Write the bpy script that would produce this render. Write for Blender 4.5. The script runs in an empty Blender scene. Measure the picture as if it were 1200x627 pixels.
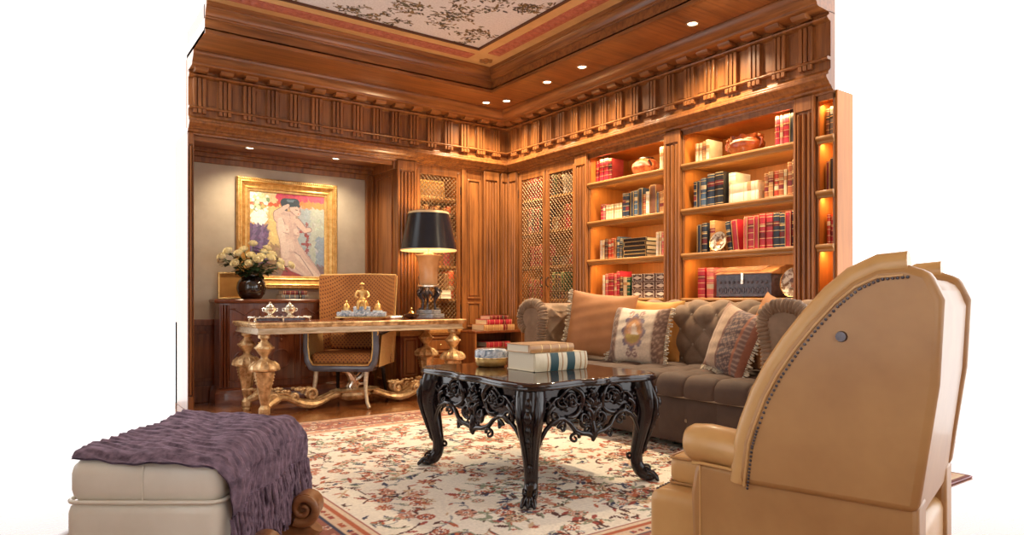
import bpy, bmesh, math, random
import numpy as np
from mathutils import Vector, Matrix
random.seed(7)
C = bpy.context.scene.collection
PI = math.pi
YAW = math.radians(-35.55)          # the walls meet at a right angle; this is how the camera looks into the corner
CAM = (-4.596, -6.5)

# ------------------------------------------------------------------ tags
def tag(o, label=None, cat=None, group=None, kind=None):
    if label: o['label'] = label
    if cat: o['category'] = cat
    if group: o['group'] = group
    if kind: o['kind'] = kind
    return o
def thing(name, label, cat, loc=(0,0,0), rot=0.0, group=None):
    o = bpy.data.objects.new(name, None); C.objects.link(o)
    o.empty_display_size = .05
    o.location = loc; o.rotation_euler = (0,0,rot)
    return tag(o, label, cat, group)
NUM = ['first','second','third','fourth','fifth','sixth','seventh','eighth','ninth','tenth','eleventh','twelfth','thirteenth','fourteenth','fifteenth','sixteenth','seventeenth','eighteenth','nineteenth','twentieth']

# ------------------------------------------------------------------ materials
MATS = {}
def new_mat(name):
    m = bpy.data.materials.new(name); m.use_nodes = True
    nt = m.node_tree; b = nt.nodes['Principled BSDF']
    MATS[name] = m
    return m, nt, b
def _noise(nt, scale, stretch=(1,1,1), detail=4, rough=.6, dist=0):
    tc = nt.nodes.new('ShaderNodeTexCoord'); mp = nt.nodes.new('ShaderNodeMapping')
    mp.inputs['Scale'].default_value = stretch
    n = nt.nodes.new('ShaderNodeTexNoise'); n.inputs['Scale'].default_value = scale
    n.inputs['Detail'].default_value = detail; n.inputs['Roughness'].default_value = rough
    n.inputs['Distortion'].default_value = dist
    nt.links.new(tc.outputs['Object'], mp.inputs['Vector']); nt.links.new(mp.outputs['Vector'], n.inputs['Vector'])
    return n
def _ramp(nt, fac, stops, interp='LINEAR'):
    r = nt.nodes.new('ShaderNodeValToRGB'); r.color_ramp.interpolation = interp
    e = r.color_ramp.elements
    while len(e) < len(stops): e.new(.5)
    for i,(p,c) in enumerate(stops):
        e[i].position = p; e[i].color = (c[0],c[1],c[2],1)
    nt.links.new(fac, r.inputs['Fac'])
    return r
def _bump(nt, b, fac, strength, dist=.01):
    bp = nt.nodes.new('ShaderNodeBump'); bp.inputs['Strength'].default_value = strength
    bp.inputs['Distance'].default_value = dist
    nt.links.new(fac, bp.inputs['Height']); nt.links.new(bp.outputs['Normal'], b.inputs['Normal'])
def mix2(c, k): return tuple(min(1,v*k) for v in c)
def varied(name, c1, c2, scale=6, stretch=(1,1,1), rough=.4, metal=0, bump=0, coat=0, sheen=0, detail=4, lo=.3, hi=.7, dist=0, spec=None):
    m, nt, b = new_mat(name)
    n = _noise(nt, scale, stretch, detail=detail, dist=dist)
    r = _ramp(nt, n.outputs['Fac'], [(lo,c1),(hi,c2)])
    nt.links.new(r.outputs['Color'], b.inputs['Base Color'])
    b.inputs['Roughness'].default_value = rough; b.inputs['Metallic'].default_value = metal
    b.inputs['Coat Weight'].default_value = coat; b.inputs['Coat Roughness'].default_value = .12
    if sheen:
        b.inputs['Sheen Weight'].default_value = sheen; b.inputs['Sheen Roughness'].default_value = .35
        b.inputs['Sheen Tint'].default_value = (*mix2(c2,2.5),1)
    if spec is not None: b.inputs['Specular IOR Level'].default_value = spec
    if bump: _bump(nt, b, n.outputs['Fac'], bump)
    return m
def wood(name, c1, c2, axis, rough=.32, coat=.25):
    st = {'x':(.6,9,9),'y':(9,.6,9),'z':(9,9,.6)}[axis]
    m, nt, b = new_mat(name)
    n = _noise(nt, 3.0, st, detail=6, rough=.65, dist=.3)
    n2 = _noise(nt, .9, (1,1,1), detail=3)
    r = _ramp(nt, n.outputs['Fac'], [(.25,c1),(.6,c2),(.85,mix2(c2,1.15))])
    r2 = _ramp(nt, n2.outputs['Fac'], [(.3,(.72,.72,.72)),(.7,(1.1,1.1,1.1))])
    mx = nt.nodes.new('ShaderNodeMix'); mx.data_type='RGBA'; mx.blend_type='MULTIPLY'; mx.inputs['Factor'].default_value=1
    nt.links.new(r.outputs['Color'], mx.inputs['A']); nt.links.new(r2.outputs['Color'], mx.inputs['B'])
    nt.links.new(mx.outputs['Result'], b.inputs['Base Color'])
    b.inputs['Roughness'].default_value = rough; b.inputs['Coat Weight'].default_value = coat
    b.inputs['Coat Roughness'].default_value = .2
    return m
def plain(name, c, rough=.5, metal=0, coat=0, alpha=None, trans=0, emit=None, estr=0):
    m, nt, b = new_mat(name)
    b.inputs['Base Color'].default_value = (*c,1); b.inputs['Roughness'].default_value = rough
    b.inputs['Metallic'].default_value = metal; b.inputs['Coat Weight'].default_value = coat
    b.inputs['Transmission Weight'].default_value = trans
    if emit: b.inputs['Emission Color'].default_value = (*emit,1); b.inputs['Emission Strength'].default_value = estr
    return m
def colattr(name, rough=.6, sheen=0, coat=0, bump=0):
    m, nt, b = new_mat(name)
    a = nt.nodes.new('ShaderNodeVertexColor'); a.layer_name = 'Col'
    n = _noise(nt, 60, detail=3)
    r = _ramp(nt, n.outputs['Fac'], [(.3,(.85,.85,.85)),(.7,(1.08,1.08,1.08))])
    mx = nt.nodes.new('ShaderNodeMix'); mx.data_type='RGBA'; mx.blend_type='MULTIPLY'; mx.inputs['Factor'].default_value=1
    nt.links.new(a.outputs['Color'], mx.inputs['A']); nt.links.new(r.outputs['Color'], mx.inputs['B'])
    nt.links.new(mx.outputs['Result'], b.inputs['Base Color'])
    b.inputs['Roughness'].default_value = rough; b.inputs['Sheen Weight'].default_value = sheen; b.inputs['Coat Weight'].default_value = coat
    if bump: _bump(nt, b, n.outputs['Fac'], bump, .004)
    return m
def dotted(name, c1, c2, dot, pitch, rad, axes=('X','Z'), rough=.75):
    """cloth woven with small staggered dots"""
    m, nt, b = new_mat(name)
    tc = nt.nodes.new('ShaderNodeTexCoord'); sp = nt.nodes.new('ShaderNodeSeparateXYZ')
    nt.links.new(tc.outputs['Object'], sp.inputs['Vector'])
    def M(op, a, bb=None, c=None):
        n = nt.nodes.new('ShaderNodeMath'); n.operation = op
        for i,v in enumerate((a,bb,c)):
            if v is None: continue
            if isinstance(v,(int,float)): n.inputs[i].default_value = v
            else: nt.links.new(v, n.inputs[i])
        return n.outputs[0]
    u = M('MULTIPLY', sp.outputs[axes[0]], 1/pitch); 
    v = M('MULTIPLY', M('ADD', sp.outputs[axes[1]], M('MULTIPLY', sp.outputs['Y'], .8)), 1/pitch)
    a = M('ADD', u, v); d = M('SUBTRACT', u, v)
    fa = M('SUBTRACT', M('FRACT', a), .5); fd = M('SUBTRACT', M('FRACT', d), .5)
    r2 = M('ADD', M('MULTIPLY', fa, fa), M('MULTIPLY', fd, fd))
    mask = M('LESS_THAN', r2, rad*rad)
    n = _noise(nt, 5); r = _ramp(nt, n.outputs['Fac'], [(.3,c1),(.7,c2)])
    mx = nt.nodes.new('ShaderNodeMix'); mx.data_type='RGBA'
    nt.links.new(mask, mx.inputs['Factor']); nt.links.new(r.outputs['Color'], mx.inputs['A']); mx.inputs['B'].default_value = (*dot,1)
    nt.links.new(mx.outputs['Result'], b.inputs['Base Color']); b.inputs['Roughness'].default_value = rough
    return m

W1=(.11,.034,.010); W2=(.38,.140,.037)
wood('wood_x',W1,W2,'x'); wood('wood_y',W1,W2,'y'); wood('wood_z',W1,W2,'z')
wood('shelf_wood',(.36,.15,.04),(.56,.27,.08),'y'); wood('case_back',(.46,.15,.025),(.62,.22,.04),'z', rough=.45, coat=.05)
wood('mahogany',(.10,.022,.008),(.26,.07,.022),'z',rough=.25,coat=.5)
wood('mahogany_x',(.10,.022,.008),(.26,.07,.022),'x',rough=.25,coat=.5)
wood('carved_oak',(.22,.08,.025),(.36,.16,.06),'x',rough=.35)
plain('beige_wall',(.50,.43,.34),.8)
varied('beige_plaster',(.46,.40,.32),(.56,.50,.41),scale=5,rough=.8)
varied('gilt',(.62,.34,.09),(.95,.66,.27),scale=25,rough=.34,metal=.75,bump=.15)
varied('giltwood',(.34,.17,.06),(.88,.64,.34),scale=16,rough=.38,metal=.5,bump=.25,lo=.32,hi=.62)
varied('giltwood_grey',(.45,.33,.2),(.75,.64,.48),scale=9,stretch=(1,6,6),rough=.4,metal=.25,bump=.1)
varied('brass',(.75,.5,.2),(.9,.66,.32),scale=20,rough=.22,metal=1)
varied('silver_gilt',(.75,.68,.55),(.95,.9,.8),scale=30,rough=.25,metal=.9)
varied('bronze',(.04,.035,.04),(.14,.12,.13),scale=18,rough=.3,metal=.8)
varied('ebony',(.005,.003,.004),(.02,.012,.014),scale=8,rough=.14,spec=.5)
varied('ebony_top',(.012,.004,.003),(.045,.014,.009),scale=5,stretch=(1,6,1),rough=.08,spec=.6)
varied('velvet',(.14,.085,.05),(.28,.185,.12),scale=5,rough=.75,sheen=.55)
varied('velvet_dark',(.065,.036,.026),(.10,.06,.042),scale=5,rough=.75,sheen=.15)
plain('velvet_piping',(.35,.26,.18),.7)
varied('rust_velvet',(.33,.13,.04),(.44,.19,.07),scale=5,rough=.7,sheen=.25)
varied('orange_velvet',(.50,.22,.045),(.66,.33,.08),scale=5,rough=.7,sheen=.2)
varied('fringe',(.35,.27,.18),(.78,.68,.52),scale=50,rough=.8)
varied('leather_tan',(.40,.20,.07),(.52,.285,.105),scale=4,rough=.42,coat=.12,bump=.05)
varied('leather_tan_pale',(.58,.32,.11),(.68,.41,.16),scale=4,rough=.38,coat=.15)
varied('leather_cream',(.78,.73,.62),(.86,.82,.72),scale=5,rough=.4,coat=.2)
varied('chenille',(.05,.03,.05),(.26,.18,.25),scale=28,detail=6,rough=.9,sheen=.5,bump=.6)
dotted('chair_fabric',(.42,.165,.04),(.54,.235,.065),(.14,.04,.02),.042,.25)
varied('chair_back_cloth',(.50,.30,.10),(.66,.42,.17),scale=30,stretch=(1,1,4),rough=.8)
varied('blue_lacquer',(.06,.07,.10),(.15,.17,.24),scale=4,rough=.22,coat=.8)
plain('black_wood',(.02,.015,.015),.3,coat=.4)
varied('marble',(.16,.24,.34),(.75,.80,.85),scale=22,detail=8,rough=.15,coat=.5,dist=2,lo=.38,hi=.6)
varied('grey_marble',(.12,.12,.13),(.34,.34,.36),scale=12,detail=8,rough=.15,coat=.5,dist=2)
varied('lamp_body',(.50,.27,.13),(.66,.42,.24),scale=6,rough=.25,coat=.5,metal=.25)
varied('shade_black',(.006,.007,.014),(.010,.012,.022),scale=3,rough=.25,spec=.5)
plain('shade_gold',(.80,.62,.38),.4,.3)
plain('shade_inside',(.85,.72,.45),.6)
varied('black_vase',(.006,.004,.004),(.02,.012,.012),scale=5,rough=.08,coat=1)
varied('rose_petal',(.80,.70,.42),(.90,.84,.62),scale=30,rough=.55)
varied('leaf_green',(.01,.03,.01),(.04,.09,.03),scale=18,rough=.4)
plain('stem_green',(.05,.12,.03),.5)
plain('pages',(.78,.70,.54),.8)
plain('glass_dark',(.10,.045,.03),.05,trans=.5,coat=1)
plain('glass_clear',(.9,.92,.92),.03,trans=.9)
plain('lamp_emit',(1,.9,.7),.4,emit=(1,.86,.62),estr=9)
plain('iron',(.06,.04,.03),.35,.8)
plain('wire',(.22,.13,.06),.45,.4)
varied('terracotta',(.32,.055,.02),(.60,.24,.10),scale=22,detail=5,rough=.4,coat=.15,lo=.42,hi=.58)
varied('amber_bowl',(.12,.02,.006),(.42,.11,.03),scale=9,rough=.25,coat=.3)
varied('case_dark',(.03,.028,.05),(.12,.10,.13),scale=30,detail=6,rough=.3,coat=.3,bump=.4)
varied('case_lid',(.18,.07,.03),(.42,.2,.09),scale=14,rough=.35,coat=.2)
varied('plate_cream',(.22,.12,.06),(.85,.79,.64),scale=22,detail=5,rough=.35,coat=.2,lo=.44,hi=.54)
plain('bone',(.80,.74,.64),.4)
varied('inlay_wood',(.07,.03,.025),(.15,.08,.06),scale=10,rough=.4)
varied('parquet',(.20,.065,.018),(.42,.16,.05),scale=3,stretch=(1,7,1),rough=.18,coat=.5)
colattr('painting_oil',rough=.5,coat=.2); colattr('rug_wool',rough=.95,bump=.25); colattr('tapestry',rough=.85,sheen=.3)
colattr('fresco',rough=.7)
varied('ceiling_cream',(.62,.38,.16),(.74,.48,.22),scale=6,rough=.5)
varied('ceiling_red',(.40,.10,.06),(.58,.20,.13),scale=30,rough=.6,bump=.3)
plain('groove_dark',(.10,.03,.012),.6)
plain('green_cloth',(.02,.07,.08),.5)

# ------------------------------------------------------------------ mesh builder
def shade(me, ang=35):
    me.polygons.foreach_set('use_smooth', [True]*len(me.polygons))
    try: me.set_sharp_from_angle(angle=math.radians(ang))
    except Exception: pass
class MB:
    def __init__(s): s.v=[]; s.f=[]; s.m=[]; s.mi=0
    def add(s, vs, fs, M=None):
        n=len(s.v)
        if M is not None: vs=[tuple(M@Vector(p)) for p in vs]
        s.v += [tuple(p) for p in vs]
        s.f += [tuple(i+n for i in f) for f in fs]; s.m += [s.mi]*len(fs)
    def box(s,x0,x1,y0,y1,z0,z1,M=None):
        if x0>x1: x0,x1=x1,x0
        if y0>y1: y0,y1=y1,y0
        if z0>z1: z0,z1=z1,z0
        s.add([(x0,y0,z0),(x1,y0,z0),(x1,y1,z0),(x0,y1,z0),(x0,y0,z1),(x1,y0,z1),(x1,y1,z1),(x0,y1,z1)],
              [(0,3,2,1),(4,5,6,7),(0,1,5,4),(1,2,6,5),(2,3,7,6),(3,0,4,7)],M)
    def bbox(s,x0,x1,y0,y1,z0,z1,r,M=None):
        """box with chamfered edges (three-step rounding via stacked rings)"""
        if x0>x1: x0,x1=x1,x0
        if y0>y1: y0,y1=y1,y0
        r=min(r,(x1-x0)/2.01,(y1-y0)/2.01,(z1-z0)/2.01)
        rings=[]; K=3
        zs=[]
        for k in range(K+1):
            a=PI/2*k/K; zs.append((z0+r-r*math.cos(a), r-r*math.sin(a)))
        for k in range(K+1):
            a=PI/2*k/K; zs.append((z1-r+r*math.sin(a), r-r*math.cos(a)))
        for z,ins in zs:
            ring=[]
            rr=max(r-ins,0.0)
            for cx,cy,a0 in ((x1-r,y1-r,0),(x0+r,y1-r,90),(x0+r,y0+r,180),(x1-r,y0+r,270)):
                for j in range(K+1):
                    a=math.radians(a0+90*j/K); ring.append((cx+rr*math.cos(a),cy+rr*math.sin(a),z))
            rings.append(ring)
        s.rings(rings,M)
    def rings(s,rings,M=None,cap=True,close=True):
        n=len(rings[0]); vs=[p for r in rings for p in r]; fs=[]
        for k in range(len(rings)-1):
            for j in range(n if close else n-1):
                a=k*n+j; b=k*n+(j+1)%n
                fs.append((a,b,b+n,a+n))
        if cap:
            fs.append(tuple(range(n-1,-1,-1))); o=(len(rings)-1)*n; fs.append(tuple(o+i for i in range(n)))
        s.add(vs,fs,M)
    def lathe(s,prof,c=(0,0,0),seg=24,M=None,sx=1,sy=1,lobes=0,lobe=0,phase=0):
        rings=[]
        for p in prof:
            r,z=p[0],p[1]; k=p[2] if len(p)>2 else 0
            ring=[]
            for j in range(seg):
                a=2*PI*j/seg+phase; rr=r*(1+ (lobe if k else 0)*math.cos(lobes*a))
                ring.append((c[0]+rr*math.cos(a)*sx,c[1]+rr*math.sin(a)*sy,c[2]+z))
            rings.append(ring)
        s.rings(rings,M)
    def tube(s,pts,rad,seg=8,M=None,flat=1.0):
        pts=[Vector(p) for p in pts]; n=len(pts)
        if not hasattr(rad,'__len__'): rad=[rad]*n
        rings=[]; up=None
        for i in range(n):
            t=(pts[min(i+1,n-1)]-pts[max(i-1,0)])
            if t.length<1e-9: t=Vector((0,0,1))
            t.normalize()
            if up is None:
                up=Vector((0,0,1)) if abs(t.z)<.9 else Vector((1,0,0))
            up=(up-t*up.dot(t))
            if up.length<1e-6: up=t.orthogonal()
            up.normalize(); sd=t.cross(up)
            rings.append([tuple(pts[i]+(up*math.cos(2*PI*j/seg)+sd*math.sin(2*PI*j/seg)*flat)*rad[i]) for j in range(seg)])
        s.rings(rings,M)
    def bar(s,p,q,r,seg=4,M=None): s.tube([p,q],r,seg,M)
    def ball(s,c,r,sx=1,sy=1,sz=1,seg=12,M=None):
        if seg<6: seg=6
        n=max(4,seg//2)
        prof=[(max(1e-4,r*math.sin(PI*k/n)),-r*math.cos(PI*k/n)*sz) for k in range(n+1)]
        s.lathe(prof,c,seg,M,sx,sy)
    def prism(s,poly,a,b,fn,M=None):
        """polygon (list of 2d points) extruded between a and b; fn(p,q,d)->xyz"""
        n=len(poly)
        vs=[fn(p[0],p[1],a) for p in poly]+[fn(p[0],p[1],b) for p in poly]
        fs=[tuple(range(n-1,-1,-1)),tuple(range(n,2*n))]+[(i,(i+1)%n,(i+1)%n+n,i+n) for i in range(n)]
        s.add(vs,fs,M)
    def grid(s,fn,nu,nv,M=None,closeu=False):
        vs=[fn(i/nu,j/nv) for j in range(nv+1) for i in range(nu+1 if not closeu else nu)]
        w=nu+1 if not closeu else nu
        fs=[]
        for j in range(nv):
            for i in range(nu):
                a=j*w+i; b=j*w+(i+1)%w if closeu else j*w+i+1
                fs.append((a,b,b+w,a+w))
        s.add(vs,fs,M)
    def build(s,name,mat,parent=None,world=False,smooth=35,bevel=0,fix=True,recalc=True):
        me=bpy.data.meshes.new(name)
        vs=s.v
        if world and parent is not None:
            L=parent.location; vs=[(p[0]-L.x,p[1]-L.y,p[2]-L.z) for p in vs]
        me.from_pydata(vs,[],s.f)
        mats=mat if isinstance(mat,(list,tuple)) else [mat]
        for m in mats: me.materials.append(MATS[m] if isinstance(m,str) else m)
        if len(mats)>1: me.polygons.foreach_set('material_index',s.m)
        if recalc:
            bm=bmesh.new(); bm.from_mesh(me); bmesh.ops.recalc_face_normals(bm,faces=bm.faces); bm.to_mesh(me); bm.free()
        me.update()
        if smooth: shade(me,smooth)
        o=bpy.data.objects.new(name,me); C.objects.link(o)
        if parent is not None: o.parent=parent
        if bevel:
            md=o.modifiers.new('bevel','BEVEL'); md.width=bevel; md.segments=2; md.limit_method='ANGLE'; md.angle_limit=math.radians(40)
        return o
def struct(name, mb, mat, **k):
    o=mb.build(name,mat,**k); o['kind']='structure'; return o
def setcol(o, fn):
    """colour attribute from the vertex position"""
    me=o.data; n=len(me.vertices); co=np.empty(n*3); me.vertices.foreach_get('co',co); co=co.reshape(-1,3)
    col=fn(co); ca=me.color_attributes.new('Col','FLOAT_COLOR','POINT')
    ca.data.foreach_set('color', np.hstack([col,np.ones((n,1))]).astype('f4').ravel())
def WA(u,d,z): return (u,-d,z)
def WB(u,d,z): return (-d,u,z)
def wbox(mb,W,u0,u1,d0,d1,z0,z1):
    p=W(u0,d0,z0); q=W(u1,d1,z1); mb.box(p[0],q[0],p[1],q[1],p[2],q[2])
def mould(mb,W,prof,ua,ub):
    """profile (d,z) swept along the wall; ub=None mitres into the corner"""
    n=len(prof)
    A=[W(ua,d,z) for d,z in prof]; B=[W(-d if ub is None else ub,d,z) for d,z in prof]
    mb.add(A+B,[(i,i+1,i+1+n,i+n) for i in range(n-1)])
    mb.add(A+[W(ua,0,prof[-1][1]),W(ua,0,prof[0][1])],[tuple(range(n+2))])
def arc2(cx,cy,r,a0,a1,n): return [(cx+r*math.cos(math.radians(a0+(a1-a0)*k/n)),cy+r*math.sin(math.radians(a0+(a1-a0)*k/n))) for k in range(n+1)]
def spiral(c,r,turns,a0,sgn=1,n=18,r1=.12):
    return [(c[0]+r*(1-(1-r1)*k/n)*math.cos(a0+sgn*2*PI*turns*k/n),c[1]+r*(1-(1-r1)*k/n)*math.sin(a0+sgn*2*PI*turns*k/n)) for k in range(n+1)]
def copy_tree(o,parent=None):
    c=o.copy(); C.objects.link(c); c.parent=parent
    for ch in list(o.children): copy_tree(ch,c)
    return c
# ------------------------------------------------------------------ the room
XL=-3.45; YR=-3.95; AL=(-3.40,-1.443); AD=.60
mb=MB(); mb.box(-4.35,0.7,-5.7,.75,-.06,0); struct('floor',mb,'parquet')
# ---- left wall: alcove and panelled front
mb=MB(); mb.box(AL[0],AL[1],AD,AD+.08,.78,2.45); struct('wall_left',mb,'beige_plaster')
mb=MB()
mb.box(AL[0]-.03,AL[1]+.03,AD,AD+.10,0,.78)              # dado behind the console
mb.box(AL[0],AL[1],AD-.035,AD,.74,.80); mb.box(AL[0],AL[1],AD-.05,AD,0,.16)
for k in range(5):
    a=AL[0]+.06+k*.385
    for (x0,x1,z0,z1) in ((a,a+.32,.66,.69),(a,a+.32,.20,.23),(a,a+.03,.2,.69),(a+.29,a+.32,.2,.69)): mb.box(x0,x1,AD-.02,AD,z0,z1)
struct('wall_left_dado',mb,'mahogany',bevel=.004)
mb=MB()
for x0,x1 in ((AL[0]-.03,AL[0]),(AL[1],AL[1]+.03)): mb.box(x0,x1,.0,AD+.1,0,2.5)
# casing round the alcove wall
for (a,b,h) in ((0,.03,.05),(.03,.065,.03),(.065,.09,.045)):
    mb.box(AL[1]-b,AL[1]-a,AD-h,AD,.8,2.45); mb.box(AL[0]+a,AL[0]+b,AD-h,AD,.8,2.45)
for (a,b,h) in ((0,.04,.09),(.04,.08,.06),(.08,.135,.035)):
    mb.box(AL[0],AL[1],AD-h,AD,2.45-b,2.45-a)
# panel mouldings on the right return of the alcove
x=AL[1]
for z0,z1 in ((.85,2.32),(.12,.7)):
    for (y0,y1,a,b) in ((.08,.10,z0,z1),(.44,.46,z0,z1),(.08,.46,z0,z0+.02),(.08,.46,z1-.02,z1)): mb.box(x-.018,x,y0,y1,a,b)
mb.box(x-.03,x,.0,AD,2.36,2.45)
struct('trim_1',mb,'wood_z',bevel=.004)
mb=MB(); mb.box(AL[0],AL[1],.02,AD,2.45,2.50)
for (d,h) in ((.0,.05),(.03,.03)): mb.box(AL[0],AL[1],.02+d,.06+d,2.45-h,2.45)
struct('ceiling_alcove',mb,'wood_x',bevel=.004)

def reeds(mb,W,a,b,z0,z1,base=.022,top=.02,n=3):
    """pilaster with a raised frame and vertical reeds"""
    wbox(mb,W,a,b,-.02,base,z0,z1)
    w=(b-a); e=w*.12
    wbox(mb,W,a,a+e,base,base+top,z0,z1); wbox(mb,W,b-e,b,base,base+top,z0,z1)
    wbox(mb,W,a+e,b-e,base,base+top,z0,z0+.14); wbox(mb,W,a+e,b-e,base,base+top,z1-.10,z1)
    iw=(w-2*e); 
    for k in range(n):
        c=a+e+iw*(k+.5)/n; r=iw/n*.34
        pts=[]
        poly=[(c-r,base),(c-r*.7,base+top*.9),(c,base+top*1.3),(c+r*.7,base+top*.9),(c+r,base)]
        mb.prism(poly,z0+.16,z1-.12,lambda p,q,d:W(p,q,d))
def framed(mb,W,a,b,z0,z1,d=.0,w=.03,h=.014,raised=True):
    for (u0,u1,c0,c1) in ((a,b,z0,z0+w),(a,b,z1-w,z1),(a,a+w,z0+w,z1-w),(b-w,b,z0+w,z1-w)): wbox(mb,W,u0,u1,d,d+h,c0,c1)
    if raised and b-a>3*w: wbox(mb,W,a+w*1.7,b-w*1.7,d,d+h*.7,z0+w*1.7,z1-w*1.7)

# pilasters of the left wall (panelled front right of the alcove) 
n=1
def pil(W,a,b,z0,z1,name,k=3,**kw):
    mb=MB(); reeds(mb,W,a,b,z0,z1,n=k,**kw); struct(name,mb,'wood_z',bevel=.003)
pil(WA,-3.45,-3.40,0,2.45,'trim_2',1)
pil(WA,-1.443,-1.224,.68,2.45,'trim_3',4)
mb=MB()
wbox(mb,WA,-.651,-.0,-.04,.0,.62,2.45); wbox(mb,WA,-.655,-.60,0,.03,.66,2.45)
framed(mb,WA,-.58,-.40,1.0,2.34,0,.02,.02); framed(mb,WA,-.58,-.40,.68,.96,0,.02,.02)
wbox(mb,WA,-.60,-.56,0,.01,.66,2.45)
struct('wall_left_panelling',mb,'wood_z',bevel=.003)
pil(WA,-.37,-.16,.66,2.45,'trim_4',4)
pil(WA,-.13,-.03,.66,2.45,'trim_5',2)
pil(WB,-.21,-.045,0,2.45,'trim_6',3)
pil(WB,-1.40,-1.22,0,2.45,'trim_7',3)
pil(WB,-2.595,-2.415,0,2.45,'trim_8',3)
pil(WB,-3.815,-3.655,0,2.45,'trim_9',3)
# backing walls so that nothing shows daylight
mb=MB(); mb.box(.57,.60,-3.65,.60,0,2.46); struct('wall_right',mb,'case_back')
mb=MB(); mb.box(AL[1]+.03,.6,.60,.64,0,2.46); mb.box(XL,.0,.02,.04,2.5,3.1); struct('wall_left_backing',mb,'case_back')

# frieze
prof=[(0,2.44),(.02,2.44),(.022,2.455),(.045,2.465),(.05,2.48),(.075,2.49),(.085,2.505),(.10,2.515),(.115,2.528),(.115,2.545),(.09,2.553),(.09,2.572),(.075,2.585),(.06,2.595),
      (.06,2.655),(.098,2.655),(.106,2.665),(.098,2.677),(.06,2.677),(.06,2.925),(.085,2.932),(.10,2.942),(.104,2.952),(.09,2.962),(.08,2.966),(.08,2.99)]
crown=[(.08,2.985),(.215,2.99),(.23,2.998),(.232,3.012),(.245,3.022),(.27,3.045),(.285,3.07),(.29,3.085),(.29,3.10),(.0,3.10)]
for W,nm,end in ((WA,'trim_10',XL),(WB,'trim_11',YR)):
    mb=MB(); mould(mb,W,prof,end,None)
    k=0; u=-.236
    while u>end+.03:
        for j in (-1,0,1):
            c=u+j*.037
            wbox(mb,W,c-.0135,c+.0135,.058,.098,2.678,2.924)
            wbox(mb,W,c-.0145,c+.0145,.058,.104,2.618,2.654)
        wbox(mb,W,u-.056,u+.056,.058,.066,2.62,2.924)
        wbox(mb,W,u+.068,u+.140,.055,.064,2.70,2.90)
        u-=.2085
    struct(nm,mb,'wood_z',bevel=.0025,smooth=30)
    mb=MB(); u=-.236
    while u>end+.05:
        # modillion: rounded bracket under the crown
        poly=[(.08,2.99),(.08,2.968),(.11,2.962),(.15,2.955),(.175,2.960),(.19,2.975),(.195,2.99)]
        mb.prism(poly,u-.055,u+.055,lambda p,q,d:W(d,p,q)); u-=.2085
    mould(mb,W,crown,end,None)
    struct('trim_12' if W is WA else 'trim_13',mb,'wood_x' if W is WA else 'wood_y',bevel=.003,smooth=30)
# ceiling: timber soffit with a coffer step
CI=.735; CO=1.15; ZS=3.10; ZT=3.33
mb=MB()
mb.box(XL,.02,-CI,.02,ZS,ZS+.04); mb.box(-CI,.02,YR,-CI,ZS,ZS+.04)
mb.box(XL,-CI+.03,-CI,-CI+.03,ZS,ZT); mb.box(-CI,-CI+.03,YR,-CI,ZS,ZT)
struct('ceiling',mb,'wood_x')
cove=[(CI-.02,3.215),(CI+.008,3.215),(CI+.010,3.228),(CI+.018,3.232),(CI+.022,3.25),(CI+.035,3.27),(CI+.05,3.283),(CI+.052,3.295),(CI+.062,3.30),(CI+.065,3.33)]
for W,nm,mt,end in ((WA,'trim_14','wood_x',XL),(WB,'trim_15','wood_y',YR)):
    mb=MB(); mould(mb,W,cove,end,None)
    mould(mb,W,[(CI-.01,ZS),(CI-.01,ZS-.008),(CI+.012,ZS-.008),(CI+.012,ZS+.02),(CI,ZS+.03)],end,None)
    struct(nm,mb,mt,smooth=30)
mb=MB()
mb.box(XL,-CI,-CO,-CI,ZT,ZT+.03); mb.box(-CO,-CI,YR,-CO,ZT,ZT+.03)
struct('ceiling_border',mb,'ceiling_cream')
mb=MB()
mb.box(XL,-1.12,-1.03,-.90,ZT-.006,ZT+.01); mb.box(-1.03,-.90,YR,-1.12,ZT-.006,ZT+.01)
z=ZT-.008; u=-1.18
while u>XL:
    mb.ball((u,-.965,z),.026,1.1,1.6,.35,8); u-=.075
u=-1.18
while u>YR:
    mb.ball((-.965,u,z),.026,1.6,1.1,.35,8); u-=.075
struct('trim_16',mb,'ceiling_red')
mb=MB()
mb.ball((-.93,-.93,ZT),.045,1,1,.35,10)
for k in range(6):
    a=k*PI/3; mb.ball((-.93+.045*math.cos(a),-.93+.045*math.sin(a),ZT),.028,1,1,.4,8)
struct('trim_17',mb,'carved_oak')
mb=MB()
mb.box(XL,-CO,-CO-.02,-CO,ZT-.012,ZT+.03); mb.box(-CO-.02,-CO,YR,-CO,ZT-.012,ZT+.03)
struct('trim_18',mb,'groove_dark')
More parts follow.
